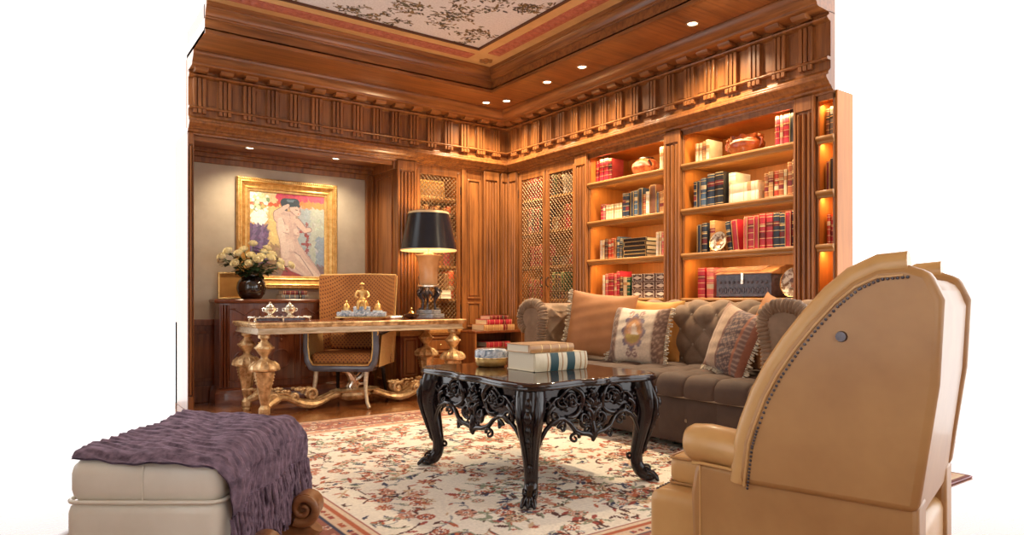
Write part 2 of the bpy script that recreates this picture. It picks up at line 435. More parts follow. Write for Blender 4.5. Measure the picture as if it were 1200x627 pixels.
# painted panel of the ceiling
NX,NY=300,340
mb=MB(); mb.grid(lambda u,v:(-CO-.02+(XL+CO+.02)*u,-CO-.02+(YR+CO+.02)*v,ZT+.005),NX,NY)
pc=mb.build('ceiling_panel','fresco',smooth=0,recalc=False); pc['kind']='structure'
def fresco(co):
    n=len(co); col=np.tile(np.array([.80,.80,.84]),(n,1)); rng=np.random.RandomState(3)
    X=co[:,0]; Y=co[:,1]
    def stamp(cx,cy,a,l,w,c):
        dx=X-cx; dy=Y-cy; u=dx*math.cos(a)+dy*math.sin(a); v=-dx*math.sin(a)+dy*math.cos(a)
        col[(u/l)**2+(v/w)**2<1]=c
    pal=[(.09,.06,.03),(.20,.13,.05),(.05,.05,.06),(.30,.20,.10),(.12,.13,.09)]
    for k in range(120):
        cx=rng.uniform(-3.5,-1.17); cy=rng.uniform(-3.9,-1.17); a=rng.uniform(0,6.28)
        for j in range(12):
            stamp(cx+.02*math.cos(a)*j,cy+.02*math.sin(a)*j,a,.022,.006,pal[0]); a+=rng.uniform(-.3,.3)
            for q in range(2):
                b=rng.uniform(0,6.28); stamp(cx+.02*math.cos(a)*j+rng.uniform(-.07,.07),cy+.02*math.sin(a)*j+rng.uniform(-.07,.07),b,rng.uniform(.012,.032),rng.uniform(.006,.012),pal[rng.randint(5)])
    return col
setcol(pc,fresco)
mb=MB(); mb.box(XL,-CO,YR,-CO,ZT+.03,ZT+.08); struct('ceiling_backing',mb,'ceiling_cream')

# ---- unseen rest of the room behind the viewer, added to block white world fill
def wall_with_windows(name,u0,u1,fix,wins,axis):
    mb=MB()
    def bx(a,b,z0,z1):
        if axis=='x': mb.box(a,b,fix,fix-.12,z0,z1)
        else: mb.box(fix,fix-.12,a,b,z0,z1)
    e=u0
    for a,b in wins: bx(e,a,0,3.36); bx(a,b,0,.6); bx(a,b,2.75,3.36); e=b
    bx(e,u1,0,3.36); struct(name,mb,'beige_plaster')
wl=[(-6.3,-4.9),(-3.5,-2.1)]; wb=[(-4.3,-3.0),(-1.8,-.6)]  # unseen window openings, added for daylight and window-shaped reflections
wall_with_windows('wall_side_unseen',-7.9,.4,-5.25,wl,'y'); wall_with_windows('wall_rear_unseen',-5.37,0,-7.9,wb,'x')
k=1
for ax,fx,ws in (('y',-5.25,wl),('x',-7.9,wb)):
    for a,b in ws:
        mb=MB()
        for i in range(4):
            c=a+(b-a)*i/3; w_=.035 if i in (0,3) else .015
            if ax=='y': mb.box(fx-.08,fx-.03,c-w_,c+w_,.6,2.75)
            else: mb.box(c-w_,c+w_,fx-.08,fx-.03,.6,2.75)
        for i in range(6):
            z=.6+2.15*i/5; w_=.035 if i in (0,5) else .015
            if ax=='y': mb.box(fx-.08,fx-.03,a,b,z-w_,z+w_)
            else: mb.box(a,b,fx-.08,fx-.03,z-w_,z+w_)
        struct('window_%d'%k,mb,'wood_z'); k+=1
mb=MB(); mb.box(-5.37,XL,-7.9,-1.15,ZT,ZT+.04); mb.box(XL,0,-7.9,YR,ZT,ZT+.04); struct('ceiling_rear_unseen',mb,'ceiling_cream')
mb=MB(); mb.box(-5.37,-4.35,-7.9,.4,-.06,0); mb.box(-4.35,.7,-7.9,-5.7,-.06,0); struct('floor_rear',mb,'parquet')

# ---- downlights
def downlight(x,y,z,label,grp,power,size=2.35):
    t=thing('downlight',label,'ceiling light',(x,y,z),0,grp)
    mb=MB(); mb.lathe([(.050,0),(.052,-.006),(.040,-.008),(.036,-.003),(.036,0)],seg=20); mb.build('trim_ring','silver_gilt',t)
    mb=MB(); mb.lathe([(.035,-.002),(.030,-.004),(.001,-.004)],seg=20); mb.build('lens','lamp_emit',t)
    L=bpy.data.lights.new('downlight_beam','SPOT'); L.energy=power; L.color=(1,.79,.52); L.spot_size=size; L.spot_blend=1; L.shadow_soft_size=.03
    o=bpy.data.objects.new('downlight_beam',L); C.objects.link(o); o.location=(0,0,-.02); o.parent=t
G='recessed downlights in the timber soffit'
downlight(-.75+.16,-.42,ZS,'round recessed downlight nearest the coffer corner above the grille cabinet',G,90)
downlight(-.45,-.60,ZS,'round recessed downlight in the soffit corner where both friezes meet',G,85)
downlight(-.49,-1.34,ZS,'round recessed downlight above the two-door grille cabinet, between two others',G,85)
downlight(-.50,-1.86,ZS,'largest-looking round recessed downlight, above the middle bookcase',G,120)
downlight(-.46,-3.08,ZS,'round recessed downlight above the right-hand bookcase near the picture top',G,150)
G='recessed downlights in the alcove'
downlight(-2.846,.27,2.45,'left recessed downlight of the alcove, above the gilt framed painting',G,38)
downlight(-1.99,.27,2.45,'right recessed downlight of the alcove, beside the upright panelling',G,38)

# ------------------------------------------------------------------ built-in bookcases
SZ=[2.15,1.765,1.385,1.005]
DEP=.54
def area(loc,sx,sy,power,col=(1,.68,.32),rot=(0,0,0),name='shelf_light',parent=None):
    L=bpy.data.lights.new(name,'AREA'); L.shape='RECTANGLE'; L.size=sx; L.size_y=sy; L.energy=power; L.color=col
    o=bpy.data.objects.new(name,L); C.objects.link(o); o.location=loc; o.rotation_euler=rot
    if parent: 
        o.location=Vector(loc)-parent.location; o.parent=parent
    return o
def bookcase(ya,yb,name,label,cut=False,doors=False,W=WB,zbase=0,lp=1.0,dep=DEP,shelves=SZ,group=None):
    """ya<yb along the wall"""
    org=W((ya+yb)/2,0,0); t=thing(name,label,'bookcase' if not doors else 'cabinet',org,0,group)
    shm='shelf_wood' if W is WB else 'shelf_wood'
    bot=shelves[-1]
    def part(nm,mat,fn,bev=.003):
        mb=MB(); fn(mb); return mb.build(nm,mat,t,world=True,bevel=bev)
    part('back_panel','case_back',lambda m:wbox(m,W,ya-.01,yb+.01,-dep-.02,-dep,zbase,2.46))
    for a,b in ((ya-.015,ya),(yb,yb+.015)): part('side_panel','case_back',lambda m:wbox(m,W,a,b,-dep,0,zbase,2.46))
    part('top_panel','case_back',lambda m:wbox(m,W,ya,yb,-dep,0,2.44,2.46))
    def sh(z):
        def f(m):
            wbox(m,W,ya,yb,-dep,.0,z-.026,z)
            if not doors:
                poly=[(.0,z-.055),(.012,z-.055),(.018,z-.046),(.016,z-.036),(.028,z-.03),(.036,z-.018),(.034,z-.004),(.026,z),(.0,z)]
                m.prism(poly,ya,yb,lambda p,q,d:W(d,p,q))
            else: wbox(m,W,ya,yb,-.06,-.04,z-.04,z)
        return f
    for z in shelves: part('shelf',shm,sh(z),.002)
    # cupboard below
    def low(m):
        wbox(m,W,ya,yb,-.03,0,zbase,bot-.05); framed(m,W,ya+.04,(ya+yb)/2-.02,.14,bot-.1,0,.03,.014); framed(m,W,(ya+yb)/2+.02,yb-.04,.14,bot-.1,0,.03,.014)
        wbox(m,W,ya,yb,0,.03,0,.11)
    if not doors: part('cupboard_front','wood_z',low)
    # face frame of the opening
    def ff(m):
        wbox(m,W,ya,yb,-.01,.012,2.40,2.45); wbox(m,W,ya,ya+.012,-.01,.012,bot,2.45); wbox(m,W,yb-.012,yb,-.01,.012,bot,2.45)
    if not doors: part('face_frame','wood_z',ff)
    tops=[2.40]+[z-.03 for z in shelves[:-1]]
    if lp:
        for z in tops:
            p=W((ya+yb)/2,-.06,z-.012)
            area(p,*((.03,abs(yb-ya)*.9) if W is WB else (abs(yb-ya)*.9,.03)),lp,rot=(0,math.radians(-20) if W is WB else 0,0),parent=t)
    return t
def grille(t,W,a,b,z0,z1,handle_u,st=.045):
    """a wire-fronted door"""
    m=MB()
    for (u0,u1,c0,c1) in ((a,a+st,z0,z1),(b-st,b,z0,z1),(a+st,b-st,z0,z0+.07),(a+st,b-st,z1-.055,z1)): wbox(m,W,u0,u1,-.012,.014,c0,c1)
    wbox(m,W,a+.006,a+st-.014,.014,.022,z0+.01,z1-.01); wbox(m,W,b-st+.014,b-.006,.014,.022,z0+.01,z1-.01)
    d=m.build('door','wood_z',t,world=True,bevel=.003)
    g=MB(); u0,u1,c0,c1=a+st,b-st,z0+.07,z1-.055; P=.027; w=u1-u0; h=c1-c0
    k=-h
    while k<w:
        # rising diagonal u-u0 = k + s, z=c0+s
        s0=max(0,-k); s1=min(h,w-k)
        if s1-s0>.004:
            g.bar(W(u0+k+s0,.0,c0+s0),W(u0+k+s1,.0,c0+s1),.0042,4)
            g.bar(W(u1-k-s0,.003,c0+s0),W(u1-k-s1,.003,c0+s1),.0042,4)
        k+=P*1.8
    wm=g.build('wire_grille','wire',d,world=False); L=t.location
    for v in wm.data.vertices: v.co-=L
    hm=MB(); zc=1.18
    p=W(handle_u,.022,zc-.05); q=W(handle_u,.05,zc); r=W(handle_u,.022,zc+.05)
    hm.tube([p,W(handle_u,.045,zc-.035),q,W(handle_u,.045,zc+.035),r],.005,8); hm.ball(p,.008); hm.ball(r,.008)
    ho=hm.build('handle','iron',d)
    for v in ho.data.vertices: v.co-=L
    for zz in (z0+.2,z1-.2):
        q=MB(); uu=a+.003 if handle_u>(a+b)/2 else b-.003
        q.bar(W(uu,.02,zz-.045),W(uu,.02,zz+.045),.006,8); ho=q.build('hinge','iron',d)
        for v in ho.data.vertices: v.co-=L
SH=[2.105,1.735,1.36,1.0]
cabB=bookcase(-1.215,-.215,'grille_cabinet','built-in two-door wire-grille cabinet full of books, nearest the corner',doors=True,zbase=.0,lp=.9,shelves=SH+[.62])
grille(cabB,WB,-1.205,-.725,.66,2.395,-.765); grille(cabB,WB,-.705,-.225,.66,2.395,-.665)
mb=MB(); wbox(mb,WB,-.725,-.705,-.02,.01,.66,2.4); wbox(mb,WB,-1.215,-.215,-.02,.012,2.39,2.45); wbox(mb,WB,-1.215,-.215,-.03,.03,0,.66); mb.build('face_plate','wood_z',cabB,world=True,bevel=.003)
bc2=bookcase(-2.41,-1.405,'bookcase','built-in open bookcase in the middle, with a terracotta pot on its top shelf',lp=3.2)
bc3=bookcase(-3.65,-2.60,'bookcase','built-in open bookcase at the right, with amber bowl and dark lidded chest',lp=3.2)
bc4=bookcase(YR,-3.82,'bookcase','narrow sliver of open bookcase beyond the last reeded pilaster',lp=.6,dep=.2)
cabA=bookcase(-1.224,-.655,'grille_cabinet','built-in single wire-grille cabinet directly behind the black-shaded lamp',doors=True,W=WA,zbase=.62,lp=.8,dep=.45,shelves=SH)
grille(cabA,WA,-1.214,-.665,.69,2.395,-1.19,st=.05)
mb=MB(); wbox(mb,WA,-1.224,-.655,-.02,.012,2.39,2.45); mb.build('face_plate','wood_z',cabA,world=True,bevel=.003)
# ---- base cabinet under the left grille cabinet
t=thing('base_cabinet','low panelled base cabinet with small knob below the single grille cabinet','cabinet',(-1.08,-.06,0))
mb=MB(); wbox(mb,WA,-1.44,-.73,-.35,.10,0,.63); mb.build('body','mahogany',t,world=True,bevel=.004)
mb=MB(); wbox(mb,WA,-1.46,-.71,-.02,.13,.63,.665); wbox(mb,WA,-1.455,-.715,-.02,.118,.61,.63); mb.build('counter','shelf_wood',t,world=True,bevel=.004)
mb=MB(); wbox(mb,WA,-1.46,-.72,.10,.135,0,.13); wbox(mb,WA,-1.455,-.725,.10,.125,.13,.16); mb.build('plinth','wood_x',t,world=True,bevel=.006)
for a,b in ((-1.41,-1.25),(-1.21,-.76)):
    for z0,z1,nm in ((.42,.59,'drawer'),(.19,.40,'panel')):
        if a<-1.3 and nm=='drawer': z0=.19
        if a<-1.3 and nm=='panel': continue
        mb=MB(); framed(mb,WA,a,b,z0,z1,.10,.02,.016); d=mb.build(nm,'wood_z',t,world=True,bevel=.003)
        if nm=='drawer' and a>-1.3:
            mb=MB(); mb.ball((( a+b)/2-t.location.x,-.135-t.location.y,.505),.014); mb.build('knob','brass',d)
# ---- low open corner bookcase
t=thing('corner_bookcase','low open mahogany bookcase in the room corner holding red books','bookcase',(-.41,-.2,0))
for nm,args in (('side_panel',(-.73,-.71,-.42,-.065,0,.645)),('side_panel',(-.12,-.10,-.42,-.065,0,.645)),('back_panel',(-.71,-.12,-.085,-.065,0,.645)),
                ('top_panel',(-.735,-.095,-.425,-.065,.630,.655)),('shelf',(-.71,-.12,-.41,-.085,.455,.475)),('shelf',(-.71,-.12,-.41,-.085,.10,.12))):
    mb=MB(); mb.box(*args); mb.build(nm,'mahogany' if nm!='side_panel' else 'wood_z',t,world=True,bevel=.003)
# ------------------------------------------------------------------ books
BK={'crimson':((.42,.015,.035),(.60,.04,.07)),'rose':((.62,.10,.12),(.78,.22,.2)),'red':((.50,.045,.02),(.66,.09,.03)),'maroon':((.16,.012,.015),(.25,.03,.03)),
    'navy':((.012,.022,.05),(.03,.05,.09)),'blue':((.05,.10,.18),(.10,.17,.26)),'black':((.008,.008,.01),(.022,.02,.025)),'cream':((.66,.56,.36),(.82,.74,.54)),
    'white':((.74,.70,.60),(.86,.83,.75)),'tan':((.45,.22,.08),(.62,.36,.16)),'brown':((.13,.05,.025),(.24,.10,.05)),'green':((.01,.08,.035),(.02,.14,.06)),'grey':((.14,.15,.15),(.26,.28,.27)),
    'rust':((.40,.11,.03),(.55,.20,.07))}
for k,(a,b) in BK.items(): varied('book_'+k,a,b,scale=14,rough=.42,coat=.15)
plain('book_gold',(.85,.62,.28),.35,.6)
ADJ={'crimson':'crimson leather','rose':'rose-red','red':'bright red','maroon':'dark maroon','navy':'navy leather','blue':'slate blue','black':'black leather','cream':'cream','white':'white parchment','tan':'tan leather','brown':'brown leather','green':'green','grey':'grey','rust':'rust brown'}
LBL={'crimson':'book_maroon','rose':'book_cream','red':'book_cream','maroon':'book_black','navy':'book_maroon','blue':'book_cream','black':'book_maroon','cream':'book_tan','white':'book_cream','tan':'book_maroon','brown':'book_black','green':'book_gold','grey':'book_black','rust':'book_maroon'}
CACHE={}
def book_mesh(t,h,d,col,style=0):
    key=(round(t,3),round(h,3),round(d,3),col,style)
    if key in CACHE: return CACHE[key]
    m=MB()
    def arc(k,z0,z1,e=0.0):
        bul=min(.006,t*.22)
        pts=[]
        for j in range(7):
            a=-1+2*j/6; pts.append((.007-bul*(1-a*a)-e - (.0 if abs(a)<1 else 0), a*(t/2+ (e*.3))))
        poly=pts+[(.012,t/2),(.012,-t/2)]
        m.mi=k; m.prism(poly,z0,z1,lambda p,q,dd:(p,q,dd))
    arc(0,0,h)
    m.mi=0; m.box(.006,d,-t/2,-t/2+.0025,0,h); m.box(.006,d,t/2-.0025,t/2,0,h)
    m.mi=1; m.box(.008,d-.006,-t/2+.002,t/2-.002,.004,h-.005)
    n=5 if style!=2 else 3
    for j in range(n):
        z=h*(.10+.8*j/(n-1)); arc(2 if style!=3 else 0,z-.0022,z+.0022,.0016)
    arc(2,.004,.008,.0006); arc(2,h-.008,h-.004,.0006)
    if style in (0,2): arc(3,h*.62,h*.76,.0008)
    if style==3: 
        m.mi=2; m.box(-.001,.004,-t/2,-t/2+.0025,.01,h-.01); m.box(-.001,.004,t/2-.0025,t/2,.01,h-.01)
    if style==1: arc(3,h*.32,h*.46,.0008); arc(2,h*.63,h*.67,.0009)
    o=m.build('book',['book_'+col,'pages','book_gold',LBL[col]],smooth=40)
    me=o.data; bpy.data.objects.remove(o); CACHE[key]=me
    return me
def book(t,h,d,col,loc,rot,label,group,style=0,name='book'):
    o=bpy.data.objects.new(name,book_mesh(t,h,d,col,style)); C.objects.link(o)
    o.location=loc; o.rotation_euler=rot
    return tag(o,label,'book',group)
def ypx(px,X): 
    """where a sight line meets a shelf plane of the right wall; used to space the rows"""
    t=(px-600)/797; s=(4.596+X)/(.8135*t+.5815); return -6.5+s*(.8134-.5817*t)
def xpx(px,Y):
    t=(px-600)/797; s=(6.5+Y)/(.8134-.5817*t); return -4.596+s*(.8135*t+.5815)
rs=random.Random(5)
def row(spec,z,where,lo,hi,k,X=.07,d=.17):
    """spec: (px0,px1,height,colour[,lean degrees])"""
    prev=None; n=0
    for it in spec:
        y0=ypx(it[0],X); y1=ypx(it[1],X); y0=min(y0,hi-.003); y1=max(y1,lo+.003)
        if prev is not None: y0=min(y0,prev-.0008)
        t=y0-y1-.0006
        if t<.008: t=.008; y1=y0-t
        lean=it[4] if len(it)>4 else 0
        h=it[2]*(1+rs.uniform(-.008,.008)); st=rs.choice([0,0,1,3]) if it[3] not in('cream','white') else 2
        yy=(y0+y1)/2; zz=z+.001
        if lean:
            zz+=math.sin(math.radians(abs(lean)))*t/2+.0005
        o=book(t,h,d+rs.uniform(-.01,.01),it[3],(X+rs.uniform(0,.008),yy,zz),(math.radians(lean),0,0),
             '%s book, %s in row, %s'%(ADJ[it[3]],NUM[n],where),'books on the '+where,st)
        prev=y1 - (abs(math.sin(math.radians(lean)))*h*.0 if lean else 0); n+=1
def stack(n,cols,x,y,z,L,D,T,rot,where,grp,style=0,jit=.006):
    """flat books: L spine length, D depth, T list of thickness, rot turns the spine"""
    for i in range(n):
        t=T[i] if hasattr(T,'__len__') else T
        l=L[i] if hasattr(L,'__len__') else L; dd=D[i] if hasattr(D,'__len__') else D
        M=Matrix.Rotation(rot+rs.uniform(-.02,.02),4,'Z')@Matrix.Rotation(PI/2,4,'X')  # height goes along local -y
        o=book(t,l,dd,cols[i],(0,0,0),(0,0,0),'',grp,style)
        off=M@Vector((0,0,l/2))
        M.translation=Vector((x,y,z+t/2+.0005))-off
        o.matrix_world=M; o.location=M.translation; o.rotation_euler=M.to_euler()
        w='only' if n==1 else ('bottom' if i==0 else 'top' if i==n-1 else NUM[i]+' up')
        o['label']='flat %s book, %s of stack %s'%(ADJ[cols[i]],w,where) if n>1 else '%s book lying flat %s'%(ADJ[cols[i]],where)
        z+=t+(.003 if style==3 else .001)
P2=.0079; P3=.0067
B2='middle bookcase'; B3='right-hand bookcase'; lo2,hi2=-2.41,-1.405; lo3,hi3=-3.65,-2.60
row([(695.5,700,29*P2,'crimson'),(701.5,706,30*P2,'crimson'),(707,712,30*P2,'crimson'),(712.5,716,29*P2,'maroon')],2.15,'top shelf of '+B2,lo2,hi2,1)
row([(772,776,28*P2,'cream'),(776.5,781,29*P2,'cream')],2.15,'top shelf of %s, right of the pot'%B2,lo2,hi2,1)
row([(703,705.5,22*P2,'crimson'),(706,708.5,22*P2,'rose')]+[(709+3.2*k,712+3.2*k,20*P2,'cream') for k in range(6)]+
    [(728.5,732,31*P2,'navy'),(732.2,736,31*P2,'navy'),(738.5,742,32*P2,'navy'),(742.3,746,32*P2,'blue'),(747,752,34*P2,'navy'),(752.5,755.5,26*P2,'rust'),(756,760,28*P2,'white'),
     (760.5,768,35*P2,'brown'),(768.3,771.5,26*P2,'blue'),(771.8,775,26*P2,'tan'),(775.5,780,27*P2,'tan')],1.765,'second shelf of '+B2,lo2,hi2,2)
row([(702,704.5,25*P2,'white'),(705,707.5,25*P2,'cream'),(708,711,26*P2,'brown'),(711.5,715,25*P2,'red'),(715.3,718.5,26*P2,'red'),(718.8,721.5,25*P2,'rust'),(722,724.5,27*P2,'blue'),(725,727.5,25*P2,'grey')],1.385,'third shelf of '+B2,lo2,hi2,3)
row([(768,771,28*P2,'white'),(771.4,774,28*P2,'cream'),(774.4,777,27*P2,'rose'),(777.3,781,28*P2,'rust')],1.385,'third shelf of %s, right of the black stack'%B2,lo2,hi2,3)
row([(705,708,29*P2,'white'),(708.4,711.5,30*P2,'rose'),(712,718,31*P2,'crimson'),(718.4,721.5,30*P2,'rose'),(721.8,725,33*P2,'crimson'),(725.5,728.5,26*P2,'brown'),(729,733.5,25*P2,'cream'),(734,737.5,25*P2,'green')],1.005,'bottom shelf of '+B2,lo2,hi2,4)
ya=ypx(728,.07); yb=ypx(760,.07)
stack(5,['black']*5,.06,(ya+yb)/2-.005,1.386,[.30,.29,.30,.28,.30],.20,[.034,.030,.040,.036,.034],0,'on the third shelf of '+B2,'black books stacked flat on the third shelf',3)
row([(814,817.5,26*P3,'cream'),(818,821.5,26*P3,'cream'),(822,825.5,27*P3,'tan'),(826,830,28*P3,'cream')],2.15,'top shelf of '+B3,lo3,hi3,1)
row([(907.5,912,37*P3,'crimson'),(912.5,916,37*P3,'rose'),(916.5,923,37*P3,'crimson'),(924.5,932,43*P3,'black')],2.15,'top shelf of %s, right of the bowl'%B3,lo3,hi3,1)
row([(812,815.5,35*P3,'navy'),(816,820,36*P3,'navy'),(820.5,826.5,38*P3,'blue'),(827.5,836,42*P3,'navy'),(837,846,43*P3,'black')],1.765,'second shelf of '+B3,lo3,hi3,2)
row([(894.5,899,31*P3,'rust'),(899.5,905,32*P3,'tan'),(906,911,32*P3,'red'),(911.5,917,32*P3,'rust'),(917.5,921,32*P3,'cream'),(921.5,927,39*P3,'rust'),(927.5,934,41*P3,'brown')],1.765,'second shelf of %s, right of the white books'%B3,lo3,hi3,2)
row([(816,820.5,37*P3,'navy'),(821.5,827,38*P3,'navy')],1.385,'third shelf of '+B3,lo3,hi3,3)
row([(852,857,37*P3,'navy',-7),(858.5,865,38*P3,'crimson',-6),(871,875,40*P3,'rose'),(875.5,882,40*P3,'crimson'),(883,888.5,40*P3,'crimson'),(889,895.5,41*P3,'crimson'),(896.5,904,41*P3,'crimson'),
     (905,912,41*P3,'navy'),(912.5,919,40*P3,'navy'),(919.5,926,41*P3,'crimson'),(926.5,933,41*P3,'navy')],1.385,'third shelf of %s, right of the plate'%B3,lo3,hi3,3)
row([(817,825,38*P3,'crimson'),(827,835,38*P3,'rose')],1.005,'bottom shelf of '+B3,lo3,hi3,4)
# gilt-tooled upright book behind the plate
o=book(.05,.27,.20,'tan',(.09,ypx(834,.09),1.386),(0,0,0),'brown and gilt tooled book standing behind the small round plate','books on the third shelf of '+B3)
# white parchment books
stack(2,['white','cream'],.05,ypx(871,.05),1.766,[.27,.26],.20,[.085,.075],0,'on the second shelf of '+B3,'white parchment books stacked flat',2)
o=book(.07,.27,.2,'white',(.13,ypx(855,.13)-.02,1.766),(math.radians(0),0,0),'large cream book standing upright behind the flat white parchment books','books on the second shelf of '+B3,2)
# far right sliver
row([(967,971,.22,'brown'),(971.5,976,.23,'grey')],2.14,'top shelf of narrow bookcase sliver',YR,-3.82,1,d=.1)
row([(967,971,.22,'maroon'),(971.5,976,.24,'black')],1.765,'second shelf of narrow bookcase sliver',YR,-3.82,1,d=.1)
row([(968,972,.22,'red'),(972.5,977,.20,'crimson')],1.385,'third shelf of narrow bookcase sliver',YR,-3.82,1,d=.1)
# grille cabinet, right wall
GC='double grille cabinet'
X=.10
def grow(a,b,n,hs,cols,z,w,lo=-1.215,hi=-.215,XX=X):
    st=(b-a)/n; row([(a+st*k,a+st*(k+1)-.15,hs+rs.uniform(-.01,.015),cols[k%len(cols)]) for k in range(n)],z,w,lo,hi,0,X=XX,d=.2)
grow(615,634,6,.26,['crimson','red','crimson','rose'],2.105,'top shelf behind left door of '+GC)
grow(646,656,3,.25,['grey','green','brown'],2.105,'top shelf behind right door of '+GC)
row([(660,664,.23,'white',-9)],2.105,'top shelf right corner of '+GC,-1.215,-.215,0,X=X)
grow(613,634,7,.29,['navy','brown','rose','grey','maroon','crimson'],1.735,'second shelf behind left door of '+GC)
grow(659,671,4,.27,['rust','crimson','red','brown'],1.735,'second shelf behind right door of '+GC)
grow(646,656,3,.15,['tan','cream','rust'],1.735,'second shelf centre of '+GC)
grow(620,634,5,.24,['crimson','rose','crimson'],1.36,'third shelf behind left door of '+GC)
grow(666,671,2,.22,['red','rose'],1.36,'third shelf behind right door of '+GC)
stack(3,['black','navy','black'],.10,ypx(652,.1),1.361,.17,.2,.034,0,'on the third shelf of '+GC,'dark books stacked in the grille cabinet')
grow(619,634,5,.22,['rose','tan','rose','rust'],1.0,'fourth shelf behind left door of '+GC)
grow(646,660,4,.20,['green','black','navy'],1.08,'fourth shelf behind right door of '+GC)
stack(2,['navy','black'],.10,ypx(655,.1),1.001,.27,.2,.037,0,'on the fourth shelf of '+GC,'dark books lying on the lowest visible grille shelf')
# grille cabinet, left wall (books face -y)
def rowA(spec,z,where,Y=.09,d=.2):
    for n,(p0,p1,h,c) in enumerate(spec):
        x0=max(xpx(p0,Y),-1.22); x1=min(xpx(p1,Y),-.66); t=max(.008,x1-x0-.0008)
        book(t,h,d,c,((x0+x1)/2,Y,z+.001),(0,0,PI/2),'%s book, %s in row, %s'%(ADJ[c],NUM[n],where),'books on the '+where,rs.choice([0,1,3]))
GA='single grille cabinet'
rowA([(489+4.4*k,493+4.4*k,.25+.02*(k%3),c) for k,c in enumerate(['maroon','brown','rust','brown','maroon','rust','brown','rust','red','brown'])],1.735,'second shelf of '+GA)
rowA([(490+4.2*k,494+4.2*k,.26,c) for k,c in enumerate(['rust','rose','crimson','rust','rose','crimson','rust','rose','crimson','rust'])],1.36,'third shelf of '+GA)
rowA([(490,494,.26,'rust'),(494.5,498,.26,'maroon'),(521,525,.28,'brown'),(526,532,.31,'red')],1.0,'fourth shelf of '+GA)
stack(2,['white','cream'],xpx(514,.09),.08,1.001,[.13,.12],.16,[.045,.045],-PI/2,'on the fourth shelf of '+GA,'white books lying in the single grille cabinet',2)
# ---- books of the corner bookcase
stack(3,['tan','crimson','maroon'],-.40,-.40,.656,[.40,.33,.25],[.26,.24,.2],[.062,.055,.04],PI/2,'on top of the low corner bookcase','books on the low corner bookcase')
bpy.context.view_layer.update()
stack(1,['crimson'],-.40,-.38,.476,[.32],[.22],[.055],PI/2,'on the middle shelf of the low corner bookcase','books inside the low corner bookcase')

# ------------------------------------------------------------------ ornaments on the shelves
y=ypx(757,.2)
t=thing('pot','round terracotta pot with painted pattern on the top shelf of the middle bookcase','pot',(.20,y,2.151))
mb=MB(); mb.lathe([(.05,0),(.085,.01),(.125,.05),(.14,.09),(.128,.13),(.09,.16),(.07,.168),(.066,.160),(.001,.155)],seg=28); mb.build('body','terracotta',t)
mb=MB(); mb.lathe([(.070,.165),(.078,.17),(.074,.182),(.045,.188),(.001,.19)],seg=28); mb.build('rim','bronze',t)
mb=MB(); mb.tube([(-.07,-.09,.13),(-.085,-.12,.14),(-.07,-.13,.11),(-.06,-.125,.09)],.008,8); mb.build('handle','bronze',t)
y=ypx(876,.22)
t=thing('bowl','glazed amber bowl with crimped rim and dark handle on the top shelf, right-hand bookcase','bowl',(.20,y,2.151))
mb=MB()
def bowl(u,v):
    a=2*PI*u; z=.0; prof=[(.055,0),(.10,.03),(.135,.075),(.138,.11),(.118,.14),(.128,.165),(.120,.163),(.10,.13),(.11,.09),(.08,.03),(.001,.02)]
    k=v*(len(prof)-1); i=min(int(k),len(prof)-2); f=k-i; r=prof[i][0]*(1-f)+prof[i+1][0]*f; z=prof[i][1]*(1-f)+prof[i+1][1]*f
    w=1+.06*math.cos(9*a)*(1 if .4<v<.75 else .2); return (r*w*math.cos(a),r*w*math.sin(a)*1.12,z+(.008*math.cos(9*a) if .45<v<.65 else 0))
mb.grid(bowl,72,30,closeu=True); mb.build('body','amber_bowl',t,smooth=60)
for sgn in (-1,1):
    mb=MB(); mb.tube([(-.02,sgn*.13,.06),(-.03,sgn*.165,.09),(-.03,sgn*.17,.125),(-.03,sgn*.14,.15),(-.03,sgn*.12,.135)],[.008,.012,.013,.011,.006],8); mb.ball((-.04,sgn*.15,.155),.016); mb.build('handle','amber_bowl',t)
def plate(x,y,z,r,label,tilt=-.22,nm='plate'):
    t=thing(nm,label,'plate',(x,y,z))
    M=Matrix.Translation((0,0,r*math.cos(tilt)+.002))@Matrix.Rotation(-PI/2+tilt+.42,4,'Y')
    mb=MB(); mb.lathe([(.001,.0),(r*.6,.002),(r*.72,.010),(r,.020),(r,.026),(r*.7,.015),(r*.55,.007),(.001,.006)],seg=36,M=M); mb.build('dish','plate_cream',t,smooth=50)
    for k,(dy,dz,rr_,mt) in enumerate(((0,0,.30,'book_tan'),(-.18,.12,.13,'bone'),(.14,-.1,.16,'book_brown'),(.1,.2,.1,'book_rust'))):
        mb=MB(); mb.lathe([(.001,.0075+.001*k),(r*rr_,.0075+.001*k),(r*rr_,.0055),(.001,.0055)],(-dz*r*1.3,dy*r*1.6,0),14,M=M,sy=1.25); mb.build('painted_motif',mt,t)
    for k in range(14):
        a=k*2*PI/14; mb=MB(); mb.ball((r*.84*math.cos(a),r*.84*math.sin(a),.0165),r*.07,1,1,.3,8,M=M); mb.build('rim_flower',['book_tan','book_rust'][k%2],t)
    mb=MB(); mb.rings([[(q_*math.cos(2*PI*j/36),q_*math.sin(2*PI*j/36),z_) for j in range(36)] for q_,z_ in ((r*.97,.022),(r*1.01,.024),(r*1.01,.030),(r*.97,.026),(r*.97,.022))],M=M,cap=False); mb.build('gilt_rim','brass',t,smooth=50)
    mb=MB(); mb.tube([(.0,-r*.4,.0),(-.03,-r*.4,.01),(-.035,-r*.4,.04)],.004,6); mb.tube([(.0,r*.4,.0),(-.03,r*.4,.01),(-.035,r*.4,.04)],.004,6)
    mb.tube([(.0,-r*.4,.004),(.08,0,.004),(.0,r*.4,.004)],.004,6); mb.tube([(.08,0,.004),(.03,0,r*1.2)],.004,6); mb.build('stand','bronze',t)
